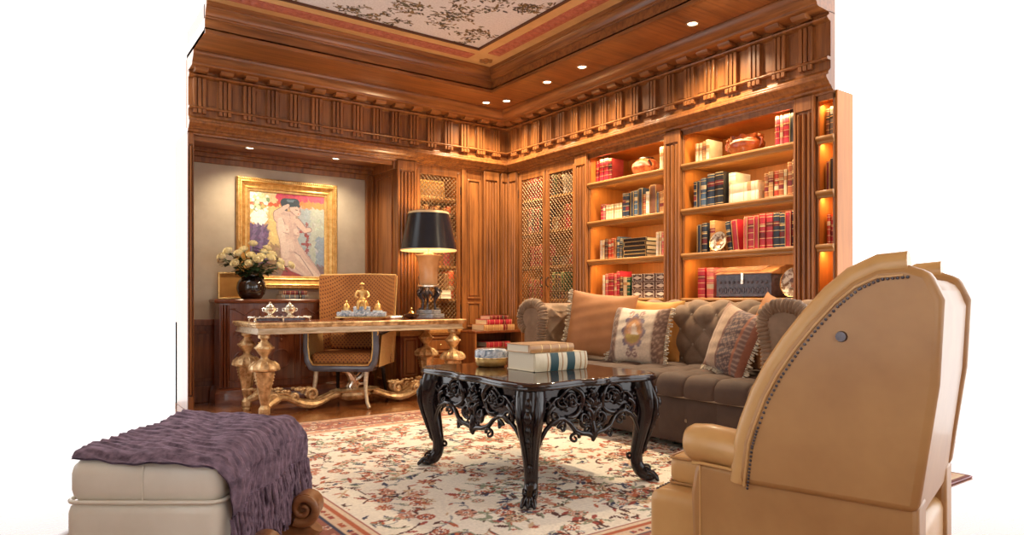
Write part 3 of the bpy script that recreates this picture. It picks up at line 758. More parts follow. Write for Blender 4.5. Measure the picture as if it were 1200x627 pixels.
plate(.055,ypx(843,.05),1.387,.082,'small round cream and gilt plate on a stand, third shelf of the right-hand bookcase')
plate(.06,ypx(932,.05),1.007,.115,'round cream painted plate at the right end of the bottom shelf beside the chest')
# dark chest with sloping brown lid
ya,yb=ypx(840,.05),ypx(904,.05)
t=thing('chest','dark carved chest with sloping brown leather lid and metal hasp on the bottom shelf','box',(.045,(ya+yb)/2,1.006))
w=abs(ya-yb)/2
mb=MB(); mb.box(0,.36,-w,w,.012,.185); 
for k in range(11):
    c=-w+.04+k*(2*w-.08)/10
    mb.tube([(-.002,c+.016*math.cos(a*.7),.06+.022*math.sin(a*.7)) for a in range(10)],.006,5); mb.ball((-.003,c,.125),.013,.5,1,1,8)
mb.box(-.006,.0,-w,w,.012,.028); mb.box(-.006,.0,-w,w,.155,.175); mb.build('body','case_dark',t,bevel=.003)
mb=MB(); mb.prism([(-.008,.186),(-.008,.196),(.18,.262),(.37,.268),(.37,.186)],-w-.006,w+.006,lambda p,q,d:(p,d,q))
for k in range(5): mb.tube([(.02+.03*k*.9,-w*.6+.12*j*.45,.21+.0+.03*k*.9*.345+ .004) for j in range(10)],.004,5)
mb.build('lid','case_lid',t,bevel=.004)
mb=MB(); mb.box(-.014,-.006,-.012,.012,.11,.20); mb.box(-.018,-.01,-.006,.006,.12,.14); mb.build('hasp','silver_gilt',t,bevel=.002)
for sx in (.01,.33):
    for sy in (-w+.02,w-.02): mb=MB(); mb.ball((sx+.01,sy,.007),.010,1,1,.8); mb.build('foot','case_dark',t)
# inlaid case with nine bone cartouches
ya,yb=ypx(740,.05),ypx(782,.05); yb=max(yb,-2.40)
t=thing('inlaid_case','brown case inlaid with nine white bone cartouches on the bottom shelf, middle bookcase','box',(.05,(ya+yb)/2,1.006))
w=abs(ya-yb)/2
mb=MB(); mb.box(0,.2,-w,w,0,.225); mb.build('body','inlay_wood',t,bevel=.003)
for i in range(3):
    for j in range(3):
        cy=-w+(2*w)*(i+.5)/3; cz=.225*(j+.5)/3; a=w/3*.78; b=.225/6*.78
        mb=MB(); mb.prism([(cy+a*.78*math.cos(k*PI/8)*(1+.12*math.cos(k*PI/2)),cz+b*.5*math.sin(k*PI/8)*(1+.25*math.cos(k*PI/2))) for k in range(16)],-.004,.002,lambda p,q,d:(d,p,q))
        for k in range(22):
            f=k/22*4; s=int(f); g=f-s; q=[(-a+2*a*g,-b),(a,-b+2*b*g),(a-2*a*g,b),(-a,b-2*b*g)][s]
            mb.box(-.003,.002,cy+q[0]-.0045,cy+q[0]+.0045,cz+q[1]-.0035,cz+q[1]+.0035)
        mb.build('bone_panel','bone',t)
# small framed picture in the single grille cabinet
x0,x1=xpx(493.5,.12),xpx(522,.12); t=thing('small_framed_picture','small gilt framed gold-toned picture on the top shelf of the single grille cabinet','picture',((x0+x1)/2,.14,2.106))
w=(x1-x0)/2; h=.205; M=Matrix.Rotation(-.12,4,'X')
mb=MB()
for a,b,c,d in ((-w,w,0,.025),(-w,w,h-.025,h),(-w,-w+.022,.025,h-.025),(w-.022,w,.025,h-.025)): mb.box(a,b,-.012,.008,c,d,M)
mb.build('frame','gilt',t,bevel=.004)
mb=MB(); mb.box(-w+.02,w-.02,-.002,.004,.022,h-.022,M); mb.build('picture_sheet','gilt',t)
mb=MB()
for k in range(5): mb.ball((-w+.05+k*(2*w-.1)/4,-.002,.085+.02*(k%2)),.018,.8,.3,1.6,8,M)
mb.box(-w+.03,w-.03,-.006,0,.035,.055,M); mb.build('figures','book_tan',t)
t['label']='small gilt framed gold-toned picture on the top shelf of the single grille cabinet'
# ------------------------------------------------------------------ rug
RX0,RX1,RY0,RY1=-3.92,-.30,-4.90,-1.10
t=thing('rug','large cream floral rug with rust-red border under the black table and sofa','rug',((RX0+RX1)/2,(RY0+RY1)/2,0))
NX=int((RX1-RX0)/.0085); NY=int((RY1-RY0)/.0085)
mb=MB(); hx=(RX1-RX0)/2; hy=(RY1-RY0)/2
mb.grid(lambda u,v:(-hx+2*hx*u,-hy+2*hy*v,.013),NX,NY)
rug=mb.build('pile','rug_wool',t,smooth=0,recalc=False)
def rugcol(co):
    rng=np.random.RandomState(11); X=co[:,0]+(RX0+RX1)/2; Y=co[:,1]+(RY0+RY1)/2
    W_=NX+1; H_=NY+1
    img=np.empty((H_,W_,3)); Xg=X.reshape(H_,W_); Yg=Y.reshape(H_,W_)
    cream=np.array([.86,.79,.67]); img[:]=cream
    dx=2*hx/NX
    def region(cx,cy,r):
        i0=max(0,int((cx-r-RX0)/dx)); i1=min(W_,int((cx+r-RX0)/dx)+2); j0=max(0,int((cy-r-RY0)/dx)); j1=min(H_,int((cy+r-RY0)/dx)+2)
        return slice(j0,j1),slice(i0,i1)
    def ell(cx,cy,a,l,w,c,tip=0):
        s=region(cx,cy,max(l,w)*1.05)
        if s[0].start>=s[0].stop or s[1].start>=s[1].stop: return
        x=Xg[s]-cx; y=Yg[s]-cy; u=x*math.cos(a)+y*math.sin(a); v=-x*math.sin(a)+y*math.cos(a)
        m=(np.abs(u/l)**(1.4 if tip else 2)+np.abs(v/w)**(1.0 if tip else 2))<1
        img[s][m]=c
    rust=(.50,.13,.055); red=(.36,.07,.05); brown=(.10,.035,.025); navy=(.045,.05,.10); sage=(.28,.31,.20); sand=(.62,.44,.27); pink=(.64,.34,.24); grey=(.33,.33,.33); cr=(.86,.79,.67)
    def flower(cx,cy,r,pal):
        n=rng.choice([6,8]); a0=rng.uniform(0,6.28)
        ell(cx,cy,0,r*1.08,r*1.0,pal[0]) if rng.rand()<.4 else None
        for k in range(n):
            a=a0+k*2*PI/n; ell(cx+r*.62*math.cos(a),cy+r*.62*math.sin(a),a,r*.48,r*.25,pal[1])
        for k in range(n):
            a=a0+(k+.5)*2*PI/n; ell(cx+r*.5*math.cos(a),cy+r*.5*math.sin(a),a,r*.28,r*.10,pal[2])
        ell(cx,cy,0,r*.30,r*.30,pal[3]); ell(cx,cy,0,r*.14,r*.14,pal[0])
    def vine(cx,cy,a,n,cols,s=1.0):
        cur=rng.uniform(-.35,.35)
        for j in range(n):
            cx+=.020*math.cos(a); cy+=.020*math.sin(a); a+=cur+rng.uniform(-.2,.2)
            ell(cx,cy,a,.019,.0055*s,cols[0])
            if rng.rand()<.5:
                b=a+rng.choice([-1,1])*rng.uniform(.5,1.2); L=rng.uniform(.018,.045)*s
                ell(cx+L*math.cos(b),cy+L*math.sin(b),b,L,L*.36,cols[rng.randint(1,len(cols))],1)
    # field
    pals=[(red,rust,cr,navy),(brown,pink,rust,cr),(navy,rust,sand,red),(sage,pink,cr,brown),(rust,sand,brown,cr),(brown,rust,cr,grey)]
    for k in range(760):
        vine(rng.uniform(RX0+.5,RX1),rng.uniform(RY0,-1.6),rng.uniform(0,6.28),rng.randint(5,13),[[sage,rust,red,brown,sage],[grey,navy,rust,sage],[sand,rust,pink,brown],[brown,red,rust,brown]][rng.randint(4)],rng.uniform(.7,1.15))
    for k in range(330):
        flower(rng.uniform(RX0+.5,RX1),rng.uniform(RY0,-1.6),rng.uniform(.022,.05),pals[rng.randint(6)])
    for k in range(16):
        cx,cy=rng.uniform(RX0+.6,RX1),rng.uniform(RY0,-1.8); flower(cx,cy,rng.uniform(.06,.09),pals[rng.randint(6)])
        for q in range(5): vine(cx,cy,rng.uniform(0,6.28),8,[sage,rust,pink,brown],1.1)
    for k in range(260):
        a=rng.uniform(0,6.28); cx,cy=rng.uniform(RX0+.5,RX1),rng.uniform(RY0,-1.6)
        for q in range(rng.randint(1,4)): 
            b=a+rng.uniform(-1,1); L=rng.uniform(.022,.045); ell(cx+L*.8*math.cos(b),cy+L*.8*math.sin(b),b,L,L*.3,[brown,red,rust,navy,sand,sage][rng.randint(6)],1)
    # borders: distance from the outer edge
    D=np.minimum(np.minimum(Xg-RX0,RX1-Xg),np.minimum(Yg-RY0,RY1-Yg)); B=.55
    m=D<B; img[m]=(.50,.22,.14)
    def band(a,b,c): img[(D>=a)&(D<b)]=c
    band(0,.02,(.2,.06,.04)); band(.02,.05,sand); band(.05,.12,(.60,.36,.24)); band(.12,.135,navy); band(.40,.415,navy); band(.415,.47,(.72,.54,.38)); band(.47,.50,rust); band(.50,.52,(.78,.62,.45)); band(.52,.53,red); band(.53,.55,cr)
    inner=(D>=.135)&(D<.40)
    keep=img.copy(); 
    img[inner]=(.34,.12,.08)
    for k in range(1500):
        side=rng.randint(4); q=rng.uniform(.16,.38)
        if side==0: cx,cy=RX0+q,rng.uniform(RY0,RY1)
        elif side==1: cx,cy=RX1-q,rng.uniform(RY0,RY1)
        elif side==2: cx,cy=rng.uniform(RX0,RX1),RY1-q
        else: cx,cy=rng.uniform(RX0,RX1),RY0+q
        if rng.rand()<.4: flower(cx,cy,rng.uniform(.018,.04),[(navy,sand,cr,rust),(cr,pink,navy,red),(brown,sand,navy,cr)][rng.randint(3)])
        else:
            b=rng.uniform(0,6.28); ell(cx,cy,b,rng.uniform(.015,.035),.009,[sand,navy,sage,cr,pink][rng.randint(5)],1)
    for k in range(900):
        side=rng.randint(4); q=rng.choice([.085,.442]); 
        if side==0: cx,cy=RX0+q,rng.uniform(RY0,RY1)
        elif side==1: cx,cy=RX1-q,rng.uniform(RY0,RY1)
        elif side==2: cx,cy=rng.uniform(RX0,RX1),RY1-q
        else: cx,cy=rng.uniform(RX0,RX1),RY0+q
        ell(cx,cy,0,.013,.013,[red,navy,rust][rng.randint(3)])
    out=(D>=.40)|(D<.135); 
    msk=out&(D<.55)&~(((D>.05)&(D<.12))|((D>.415)&(D<.47))); img[msk]=keep[msk]
    return img.reshape(-1,3)
setcol(rug,rugcol)
mb=MB(); mb.box(-hx-.006,hx+.006,-hy-.006,hy+.006,.001,.011); mb.build('backing','book_maroon',t,bevel=.003)

# ------------------------------------------------------------------ painting
t=thing('framed_painting','large gilt framed oil painting of a seated nude by a vase of white flowers','painting',(-2.385,AD-.001,1.10))
PW,PH=1.03,1.115; hw=PW/2
prof=[(0,0),(0,.045),(.012,.055),(.026,.052),(.032,.060),(.042,.062),(.05,.055),(.056,.040),(.085,.026),(.094,.030),(.10,.034),(.106,.030),(.112,.022),(.125,.018),(.132,.014),(.132,0)]
mb=MB()
c=[(-hw,0),(hw,0),(hw,PH),(-hw,PH)]; inn=[(1,1),(-1,1),(-1,-1),(1,-1)]
rings=[]
for i in range(5):
    k=i%4; rings.append([(c[k][0]+inn[k][0]*w,-d-.004,c[k][1]+inn[k][1]*w) for w,d in prof])
mb.rings(rings,cap=False)
fr=mb.build('frame','gilt',t,smooth=25)
mb=MB()
for (n,x0,z0,x1,z1) in ((46,-hw+.016,.016,hw-.016,.016),(46,-hw+.016,PH-.016,hw-.016,PH-.016),(50,-hw+.016,.016,-hw+.016,PH-.016),(50,hw-.016,.016,hw-.016,PH-.016)):
    for j in range(n+1): mb.ball((x0+(x1-x0)*j/n,-.058,z0+(z1-z0)*j/n),.0105,1,.7,1,8)
mb.build('beading','gilt',fr); mb=MB()
for (n,x0,z0,x1,z1) in ((60,-hw+.099,.099,hw-.099,.099),(60,-hw+.099,PH-.099,hw-.099,PH-.099),(66,-hw+.099,.099,-hw+.099,PH-.099),(66,hw-.099,.099,hw-.099,PH-.099)):
    for j in range(n+1): mb.ball((x0+(x1-x0)*j/n,-.036,z0+(z1-z0)*j/n),.006,1,.7,1,6)
mb.build('beading','gilt',fr)
cw=hw-.13; ch=PH-.26
mb=MB(); mb.grid(lambda u,v:(-cw+2*cw*u,-.012-.0,.13+ch*v),230,250); cv=mb.build('canvas','painting_oil',t,smooth=0,recalc=False)
def paint(co):
    rng=np.random.RandomState(4)
    u=(co[:,0]+cw)/(2*cw); v=1-(co[:,2]-.13)/ch       # v down from the top
    n=len(u)
    # brushy jitter of the lookup
    ph=rng.uniform(0,6.28,8); 
    du=sum(.006*np.sin(37*u*(k+1)*.6+29*v*(k+1)*.8+ph[k]) for k in range(5)); dv=sum(.006*np.sin(31*u*(k+1)*.9-41*v*(k+1)*.5+ph[k+2]) for k in range(5))
    U=u+du; V=v+dv
    col=np.zeros((n,3)); col[:]=(.42,.40,.40)
    def put(m,c,mix=1.0): col[m]=col[m]*(1-mix)+np.array(c)*mix
    def cap(x0,y0,x1,y1,r0,r1,asp=1.12):
        px,py=u-x0,(v-y0)*asp; bx,by=x1-x0,(y1-y0)*asp; t_=np.clip((px*bx+py*by)/(bx*bx+by*by+1e-9),0,1)
        return np.hypot(px-bx*t_,py-by*t_)-(r0+(r1-r0)*t_)
    put(U>.62,(.36,.43,.47)); put((U>.80),(.45,.50,.45)); put((U>.88)&(V>.5),(.28,.36,.46))
    put((U<.62)&(V>.1),(.66,.47,.20)); put((U>.25)&(U<.40)&(V>.15),(.74,.58,.26)); put((U<.24)&(V>.38),(.13,.09,.20)); put((U<.24)&(V>.38)&(np.sin(60*U+9*V)>.2),(.22,.15,.30))
    put((U>.24)&(U<.42)&(V>.62),(.38,.27,.16)); put(V<.16,(.62,.12,.06)); put((V<.10)&(U>.35),(.70,.08,.14)); put((V>.08)&(V<.16)&(U>.4),(.78,.27,.08)); put((V<.12)&(U<.35),(.74,.60,.35))
    put(V>.86,(.24,.16,.16)); put((V>.86)&(U<.45),(.30,.20,.14))
    # vase of flowers
    put(np.hypot(U-.12,(V-.30)*1.1)<.105,(.86,.86,.86)); put(np.hypot(U-.14,(V-.32)*1.1)<.05,(.93,.93,.92))
    for k in range(40):
        a,b=rng.uniform(.0,.24),rng.uniform(.02,.24); put(np.hypot(u-a,v-b)<rng.uniform(.012,.03),[(.88,.88,.82),(.70,.75,.55),(.22,.33,.18),(.9,.9,.88)][rng.randint(4)])
    # chair
    put((np.abs(U-.74-.03*V)<.018)&(V>.35)&(V<.9),(.30,.06,.06)); put((cap(.66,.45,.80,.43,.02,.02)<0),(.34,.07,.07)); put(cap(.69,.6,.80,.6,.016,.016)<0,(.32,.08,.08)); put((V>.86)&(U>.42)&(U<.66),(.35,.05,.05))
    # loose strokes
    for k in range(900):
        a,b=rng.uniform(0,1,2); L=rng.uniform(.012,.035); th=rng.uniform(0,3.14)
        x=(u-a)*math.cos(th)+(v-b)*math.sin(th); y=-(u-a)*math.sin(th)+(v-b)*math.cos(th); m=((x/L)**2+(y/(L*.3))**2)<1
        if m.any():
            c=col[m].mean(0)*rng.uniform(.75,1.3)+rng.uniform(-.05,.05,3); put(m,np.clip(c,.01,.95),.6)
    # the figure
    skin=np.array([.66,.50,.44]); dk=np.array([.30,.19,.20]); li=np.array([.84,.73,.64])
    def inpoly(P_):
        m=np.zeros(n,bool); j=len(P_)-1
        for i in range(len(P_)):
            xi,yi=P_[i]; xj,yj=P_[j]
            c=((yi>v)!=(yj>v))&(u<(xj-xi)*(v-yi)/(yj-yi+1e-9)+xi); m^=c; j=i
        return m
    BODY=[(.37,.29),(.345,.36),(.35,.44),(.38,.54),(.395,.62),(.40,.70),(.41,.78),(.45,.86),(.54,.93),(.70,.985),(.74,1.01),(.97,1.01),(.92,.92),(.85,.83),(.78,.75),(.71,.67),(.645,.59),(.625,.54),(.655,.50),(.65,.44),(.615,.40),(.61,.33),(.60,.26),(.54,.22),(.45,.21),(.41,.24)]
    put(cap(.62,.33,.73,.43,.048,.034)<.008,dk); put(cap(.73,.43,.79,.42,.034,.028)<.008,dk); put(cap(.37,.30,.36,.25,.055,.05)<.008,dk); put(cap(.36,.25,.47,.17,.05,.034)<.008,dk)
    big=inpoly([((x-.55)*1.03+.55,(y-.6)*1.02+.6) for x,y in BODY]); put(big,dk)
    put(cap(.62,.33,.73,.43,.044,.032)<0,skin); put(cap(.73,.43,.79,.42,.032,.026)<0,skin*1.05); put(cap(.37,.30,.36,.25,.055,.05)<0,skin); put(cap(.36,.25,.47,.17,.05,.034)<0,skin*1.04)
    m=inpoly(BODY); put(m,skin)
    for (x0,y0,x1,y1,r0,r1,k_,mx) in ((.40,.32,.42,.55,.035,.05,1,.5),(.45,.62,.47,.74,.06,.05,1,.45),(.53,.33,.55,.50,.02,.03,0,.25),(.59,.36,.60,.56,.02,.02,0,.35),(.62,.74,.90,1.0,.03,.03,1,.6),(.50,.83,.72,.97,.04,.03,1,.4),(.55,.86,.72,.99,.012,.012,0,.4),(.47,.41,.48,.44,.035,.035,1,.5),(.60,.44,.61,.47,.03,.025,1,.5),(.52,.58,.56,.66,.04,.03,1,.35),(.42,.24,.56,.25,.02,.02,0,.3),(.72,.70,.94,.95,.012,.012,0,.35),(.38,.55,.40,.68,.012,.012,0,.35)):
        put(m&(cap(x0,y0,x1,y1,r0,r1)<0),li if k_ else dk*1.3,mx)
    for (x0,y0,x1,y1,r) in ((.585,.70,.66,.745,.006),(.66,.745,.84,.98,.006),(.44,.47,.51,.485,.004),(.585,.495,.64,.50,.004),(.43,.30,.46,.37,.004),(.50,.70,.585,.70,.004),(.52,.24,.53,.30,.003)): put(cap(x0,y0,x1,y1,r,r)<0,dk*.9,.8)
    put(cap(.485,.435,.486,.436,.009,.009)<0,(.50,.25,.22)); put(cap(.63,.465,.631,.466,.008,.008)<0,(.50,.25,.22))
    put(cap(.585,.17,.625,.22,.062,.045)<.006,dk); put(cap(.585,.17,.625,.22,.062,.045)<0,skin*1.06)
    put(cap(.46,.11,.60,.10,.062,.055)<0,(.05,.08,.10)); put(cap(.45,.13,.47,.19,.045,.02)<0,(.05,.07,.09)); put(cap(.50,.08,.60,.085,.018,.018)<0,(.16,.24,.30)); put(cap(.60,.10,.645,.14,.03,.02)<0,(.06,.08,.1))
    put(cap(.60,.185,.625,.19,.006,.006)<0,dk*.6); put(cap(.635,.235,.65,.235,.006,.005)<0,(.5,.15,.12)); put(cap(.655,.19,.665,.21,.005,.008)<0,dk)
    put(cap(.45,.17,.50,.14,.03,.02)<0,skin*1.08)
    return np.clip(col,0,1)
setcol(cv,paint)

# ------------------------------------------------------------------ console (bow-fronted sideboard)
t=thing('sideboard','dark mahogany bow-fronted sideboard against the beige alcove wall under the painting','sideboard',(-2.42,.50,0))
def bow(w,d,e=0,n=28):
    pts=[(-w-e,0)]
    for k in range(n+1):
        a=-1+2*k/n; side=abs(a)**6
        pts.append((a*(w+e),-(d+e)*(1-.30*abs(a)**2.2)+ (side*.03)))
    pts.append((w+e,0)); return pts
def bowring(mb,w,d,zs): mb.rings([[(x,y,z) for x,y in bow(w,d,e)] for e,z in zs])
mb=MB(); bowring(mb,.70,.34,[(0,.14),(0,.955)]); mb.build('body','mahogany',t)
mb=MB(); bowring(mb,.70,.34,[(.02,.955),(.045,.962),(.05,.975),(.05,.985),(.04,.995),(.0,.995)]); mb.build('top','mahogany_x',t)
mb=MB(); bowring(mb,.70,.34,[(.0,.0),(.045,.0),(.045,.11),(.035,.125),(.035,.14),(.015,.155),(.0,.16)]); mb.build('plinth','mahogany_x',t)
def bowy(x,e=0):
    a=x/.70; return -(.34+e)*(1-.30*abs(a)**2.2)
for j in range(4):
    a=-.66+j*.33
    mb=MB()
    def onb(x,z,o): return (x,bowy(x)-o,z)
    x0,x1,z0,z1=a+.025,a+.305,.22,.90
    pts=[(x0,z0),(x1,z0),(x1,z1),((x0+x1)/2+.08,z1),((x0+x1)/2,z1-.05),((x0+x1)/2-.08,z1),(x0,z1),(x0,z0)]
    mb.tube([onb(p[0],p[1],.003) for p in pts],.009,6)
    arcp=arc2((x0+x1)/2,.42,.09,0,360,18); mb.tube([onb(p[0],p[1],.003) for p in arcp],.006,6)
    d=mb.build('door','mahogany',t)
    mb=MB()
    for k in (-1,1): mb.tube([onb((x0+x1)/2+k*p[0],.66+p[1],.004) for p in spiral((.05,0),.045,1.4,0)],.007,6)
    for k in range(5): mb.ball(onb((x0+x1)/2+.0,.60+.045*k,.004),.016,.8,.4,1.3,8)
    mb.build('carving','mahogany',d)
    mb=MB(); mb.ball(onb(x1-.02 if j%2==0 else x0+.02,.58,.012),.010); mb.build('knob','brass',d)
for x in (-.685,-.66,-.635,.635,.66,.685):
    mb=MB(); mb.tube([(x,bowy(x)-.002,.17),(x,bowy(x)-.002,.94)],.010,6); mb.build('column','mahogany',t)

# vase of roses on the sideboard
vx,vy=-2.82,.33
t=thing('vase','glossy black globe vase holding white roses on the sideboard','vase',(vx,vy,.996))
mb=MB(); mb.lathe([(.07,0),(.09,.004),(.125,.05),(.138,.105),(.13,.16),(.10,.20),(.075,.215),(.072,.232),(.082,.245),(.076,.245),(.066,.23),(.068,.215),(.001,.20)],seg=36); mb.build('body','black_vase',t,smooth=60)
# rose master
def rose_parts(seed):
    r=random.Random(seed); m=MB()
    for ring,(n,rad,tilt,h) in enumerate(((3,.010,.1,.040),(4,.018,.3,.043),(5,.028,.5,.040),(6,.037,.6,.034))):
        for k in range(n):
            a=2*PI*(k+.5*ring)/n+r.uniform(-.15,.15)
            def pet(u,v):
                w=(u-.5)*2; ang=a+w*PI/n*1.25; rr=rad*(.30+.78*math.sin(min(1,v*1.05)*PI*.60))+.004*ring*max(0,v-.75); 
                z=h*v*(1-.14*w*w)-.004*ring
                return (rr*math.cos(ang),rr*math.sin(ang),z)
            m.grid(pet,5,4)
    m.ball((0,0,.014),.020,1,1,1.1,8)
    return m
rose_me=[]
for s_ in range(3):
    o=rose_parts(s_).build('rose','rose_petal',smooth=70,recalc=False); rose_me.append(o.data); bpy.data.objects.remove(o)
rr=random.Random(9)
spots=[(-.27,-.02,.36),(-.17,-.10,.30),(-.20,.04,.42),(-.12,-.02,.40),(-.05,-.13,.30),(-.06,.03,.44),(-.02,-.06,.38),(.03,.05,.50),(.07,-.08,.37),(.12,.02,.42),(.15,-.10,.36),(.20,.02,.40),(.24,-.08,.28),(.28,.03,.33),(.36,-.05,.30),(.02,-.14,.34),(-.24,.08,.34),(.17,.08,.46)]
desc=['small white rose','full cream-white rose','open white rose']
side=lambda x:'outermost on the window side' 
order=sorted(range(len(spots)),key=lambda i:spots[i][0]); rank={i:k for k,i in enumerate(order)}
for i,(dx,dy,dz) in enumerate(spots):
    o=bpy.data.objects.new('rose',rose_me[i%3]); C.objects.link(o)
    base=Vector((vx,vy,1.20)); p=Vector((vx+dx,vy+dy,.996+.03+dz)); d=(p-base).normalized(); d=(d+Vector((-.15,-.45,.3))).normalized()
    q=Vector((0,0,1)).rotation_difference(d); o.rotation_mode='QUATERNION'; o.rotation_quaternion=q; o.location=p; s_=rr.uniform(1.05,1.25); o.scale=(s_,s_,s_)
    tag(o,'%s in the black vase, %s from the alcove edge'%(desc[i%3],NUM[rank[i]]),'flower','white roses in the black vase')
    inv=q.inverted()
    def loc(v): return tuple((inv@(Vector(v)-p))/s_)
    m=MB(); mid=(base+p)/2+Vector((0,0,.02)); m.tube([loc(base+Vector((rr.uniform(-.02,.02),rr.uniform(-.02,.02),-.02))),loc(mid),loc(p)],.0035,6); m.build('stem','stem_green',o)
    for k in range(7):
        c=base+(p-base)*rr.uniform(.25,.95); a=rr.uniform(0,6.28); dd=Vector((math.cos(a),math.sin(a)*.8-.2,rr.uniform(-.35,.35))).normalized(); L=rr.uniform(.06,.11); sdv=dd.cross(Vector((0,0,1))).normalized()
        def lf(u,v): 
            w=math.sin(PI*min(1,v*.96+.02))**.8*.028*(u-.5)*2; return loc(c+dd*(L*v)+sdv*w+Vector((0,0,-.02*v*v+abs(u-.5)*.01)))
        m=MB(); m.grid(lf,4,6); m.build('leaf','leaf_green',o,smooth=70,recalc=False)
# gilded board behind the vase
t=thing('gilt_panel','small gilded panel leaning on the alcove wall behind the black vase','panel',(-2.995,.53,.997))
mb=MB(); mb.box(-.085,.20,-.0,.012,0,.26); mb.build('board','orange_velvet',t,bevel=.003)
mb=MB()
for a in ((-.085,.20,-.008,.0,0,.014),(-.085,.20,-.008,.0,.246,.26),(-.085,-.071,-.008,.0,.014,.246)): mb.box(*a)
mb.build('edge_moulding','gilt',t,bevel=.002)
# two books lying under the painting
stack(2,['grey','maroon'],-2.41,.28,.996,[.27,.24],[.18,.16],[.042,.04],PI/2,'on the sideboard below the painting','books on the sideboard')

# ------------------------------------------------------------------ desk
DX0,DX1,DY0,DY1,DH=-3.088,-1.079,-.817,-.067,.80
cx,cy=(DX0+DX1)/2,(DY0+DY1)/2; w,d=(DX1-DX0)/2,(DY1-DY0)/2
t=thing('writing_desk','long giltwood writing desk with turned legs and scrolled stretchers in front of the alcove','desk',(cx,cy,0))
mb=MB()
for e,z0,z1 in ((0,.778,.80),(-.010,.764,.780),(-.018,.756,.766)): mb.bbox(-w-e*0+(-e if e<0 else 0),w+(e if e<0 else 0),-d+(-e if e<0 else 0),d+(e if e<0 else 0),z0,z1,.007)
mb.build('desk_top','giltwood',t)
mb=MB(); mb.box(-w+.05,w-.05,-d+.05,d-.05,.7985,.8015); mb.build('leather_inset','mahogany_x',t)
mb=MB(); mb.bbox(-w+.03,w-.03,-d+.03,d-.03,.712,.760,.006); mb.bbox(-w+.022,w-.022,-d+.022,d-.022,.703,.718,.006); mb.build('apron','giltwood_grey',t)
LEG=[(.001,.0),(.030,.0),(.036,.012),(.036,.02),(.032,.03),(.044,.04),(.046,.05),(.046,.085),(.036,.10),(.028,.115),(.033,.128),(.080,.375),(.084,.395),(.060,.40),(.112,.403),(.120,.42,1),(.112,.445,1),(.080,.475,1),(.050,.49),(.034,.50),(.028,.51),(.030,.525),(.050,.55),(.072,.585),(.070,.60),(.045,.63),(.030,.645),(.026,.655),(.030,.665),(.048,.672),(.050,.69),(.044,.706)]
for sx in (-1,1):
    for sy in (-1,1):
        lx,ly=sx*(w-.10),sy*(d-.10)
        lg=None
        mb=MB(); low=[p for p in LEG if p[1]<=.40]; up=[p for p in LEG if p[1]>=.40]
        mb.lathe(low,(lx,ly,0),8,phase=PI/8); mb.lathe(up,(lx,ly,0),32,lobes=12,lobe=.05)
        lg=mb.build('leg','giltwood',t,smooth=28)
        mb=MB()
        for k in range(12): 
            a=k*PI/6; mb.tube([(lx+r_*math.cos(a),ly+r_*math.sin(a),z) for r_,z in ((.119,.41),(.124,.42),(.117,.445),(.08,.478))],.006,6)
        for k in range(8):
            a=k*PI/4+PI/8
            for z,r_ in ((.37,.080),(.345,.075),(.32,.070),(.295,.065)): mb.ball((lx+r_*math.cos(a),ly+r_*math.sin(a),z),.008,seg=6)
            mb.ball((lx+.072*math.cos(a),ly+.072*math.sin(a),.592),.010,seg=6)
        mb.build('carving','giltwood',lg)
# stretchers: scrolled curves from each leg to a central boss
def stre(p0,p1,p2,name='stretcher'):
    mb=MB(); pts=[]
    for k in range(15):
        a=k/14; x=(1-a)**2*p0[0]+2*a*(1-a)*p1[0]+a*a*p2[0]; y=(1-a)**2*p0[1]+2*a*(1-a)*p1[1]+a*a*p2[1]; pts.append((x,y,.10+.05*math.sin(a*PI*2.2)))
    mb.tube(pts,[.030+.008*math.sin(k*.9) for k in range(15)],8,flat=1.4); 
    mb.tube([(p[0],p[1],p[2]+.032) for p in pts],.010,6)
    return mb.build(name,'giltwood',t)
for sx in (-1,1):
    for sy in (-1,1):
        s_=stre((sx*(w-.12),sy*(d-.12)),(sx*(w-.40),sy*.02),(sx*.16,sy*.03))
        for (fx,fy,r,sg) in ((.80,.20,.055,1),(.60,.10,.05,-1),(.42,.05,.06,1)):
            mb=MB()
            X_,Y_=sx*(w*fx),sy*fy
            mb.tube([(X_+q[0]*sx,Y_,.14+q[1]) for q in spiral((0,0),r,1.3,0,sg)],[.016]*19,8); mb.ball((X_,Y_-.0,.14),.022)
            for k in range(4): mb.ball((X_+sx*.03*k-.05,Y_+.0,.19+.006*(k%2)),.018,1.2,.8,.8,8)
            mb.build('scroll','giltwood',s_)
mb=MB(); mb.lathe([(.001,.05),(.05,.05),(.09,.07),(.11,.10,1),(.10,.125,1),(.16,.14),(.165,.15),(.15,.158),(.001,.16)],(0,0,0),32,lobes=10,lobe=.06,sx=1.5,sy=.7); mb.build('central_boss','giltwood',t)
mb=MB()  # carved winged finial
mb.tube([(0,0,.15),(.0,0,.20),(-.02,0,.25),(-.05,0,.30),(-.09,0,.33),(-.12,0,.32)],[.035,.045,.05,.035,.022,.008],8)
mb.ball((-.07,0,.325),.028); 
for sy in (-1,1):
    for k in range(5): mb.tube([(.0,sy*.03,.24),(.04+.02*k,sy*(.05+.005*k),.27+.022*k),(.08+.012*k,sy*.06,.30+.03*k)],[.018,.014,.004],6)
    mb.tube([(-.03,sy*.03,.22),(-.06,sy*.04,.18),(-.05,sy*.04,.155)],[.02,.014,.016],6)
mb.tube([(.03,0,.2),(.09,0,.2),(.12,0,.26),(.10,0,.31)],[.02,.014,.010,.012],6)
mb.build('winged_finial','bronze' if False else 'silver_gilt',t)

# ------------------------------------------------------------------ desk chair
t=thing('desk_chair','tall curved chair in dotted orange cloth with blue-black lacquered arms behind the desk','chair',(-2.03,-.25,0),YAW-.08); t.scale=(.88,1,1)
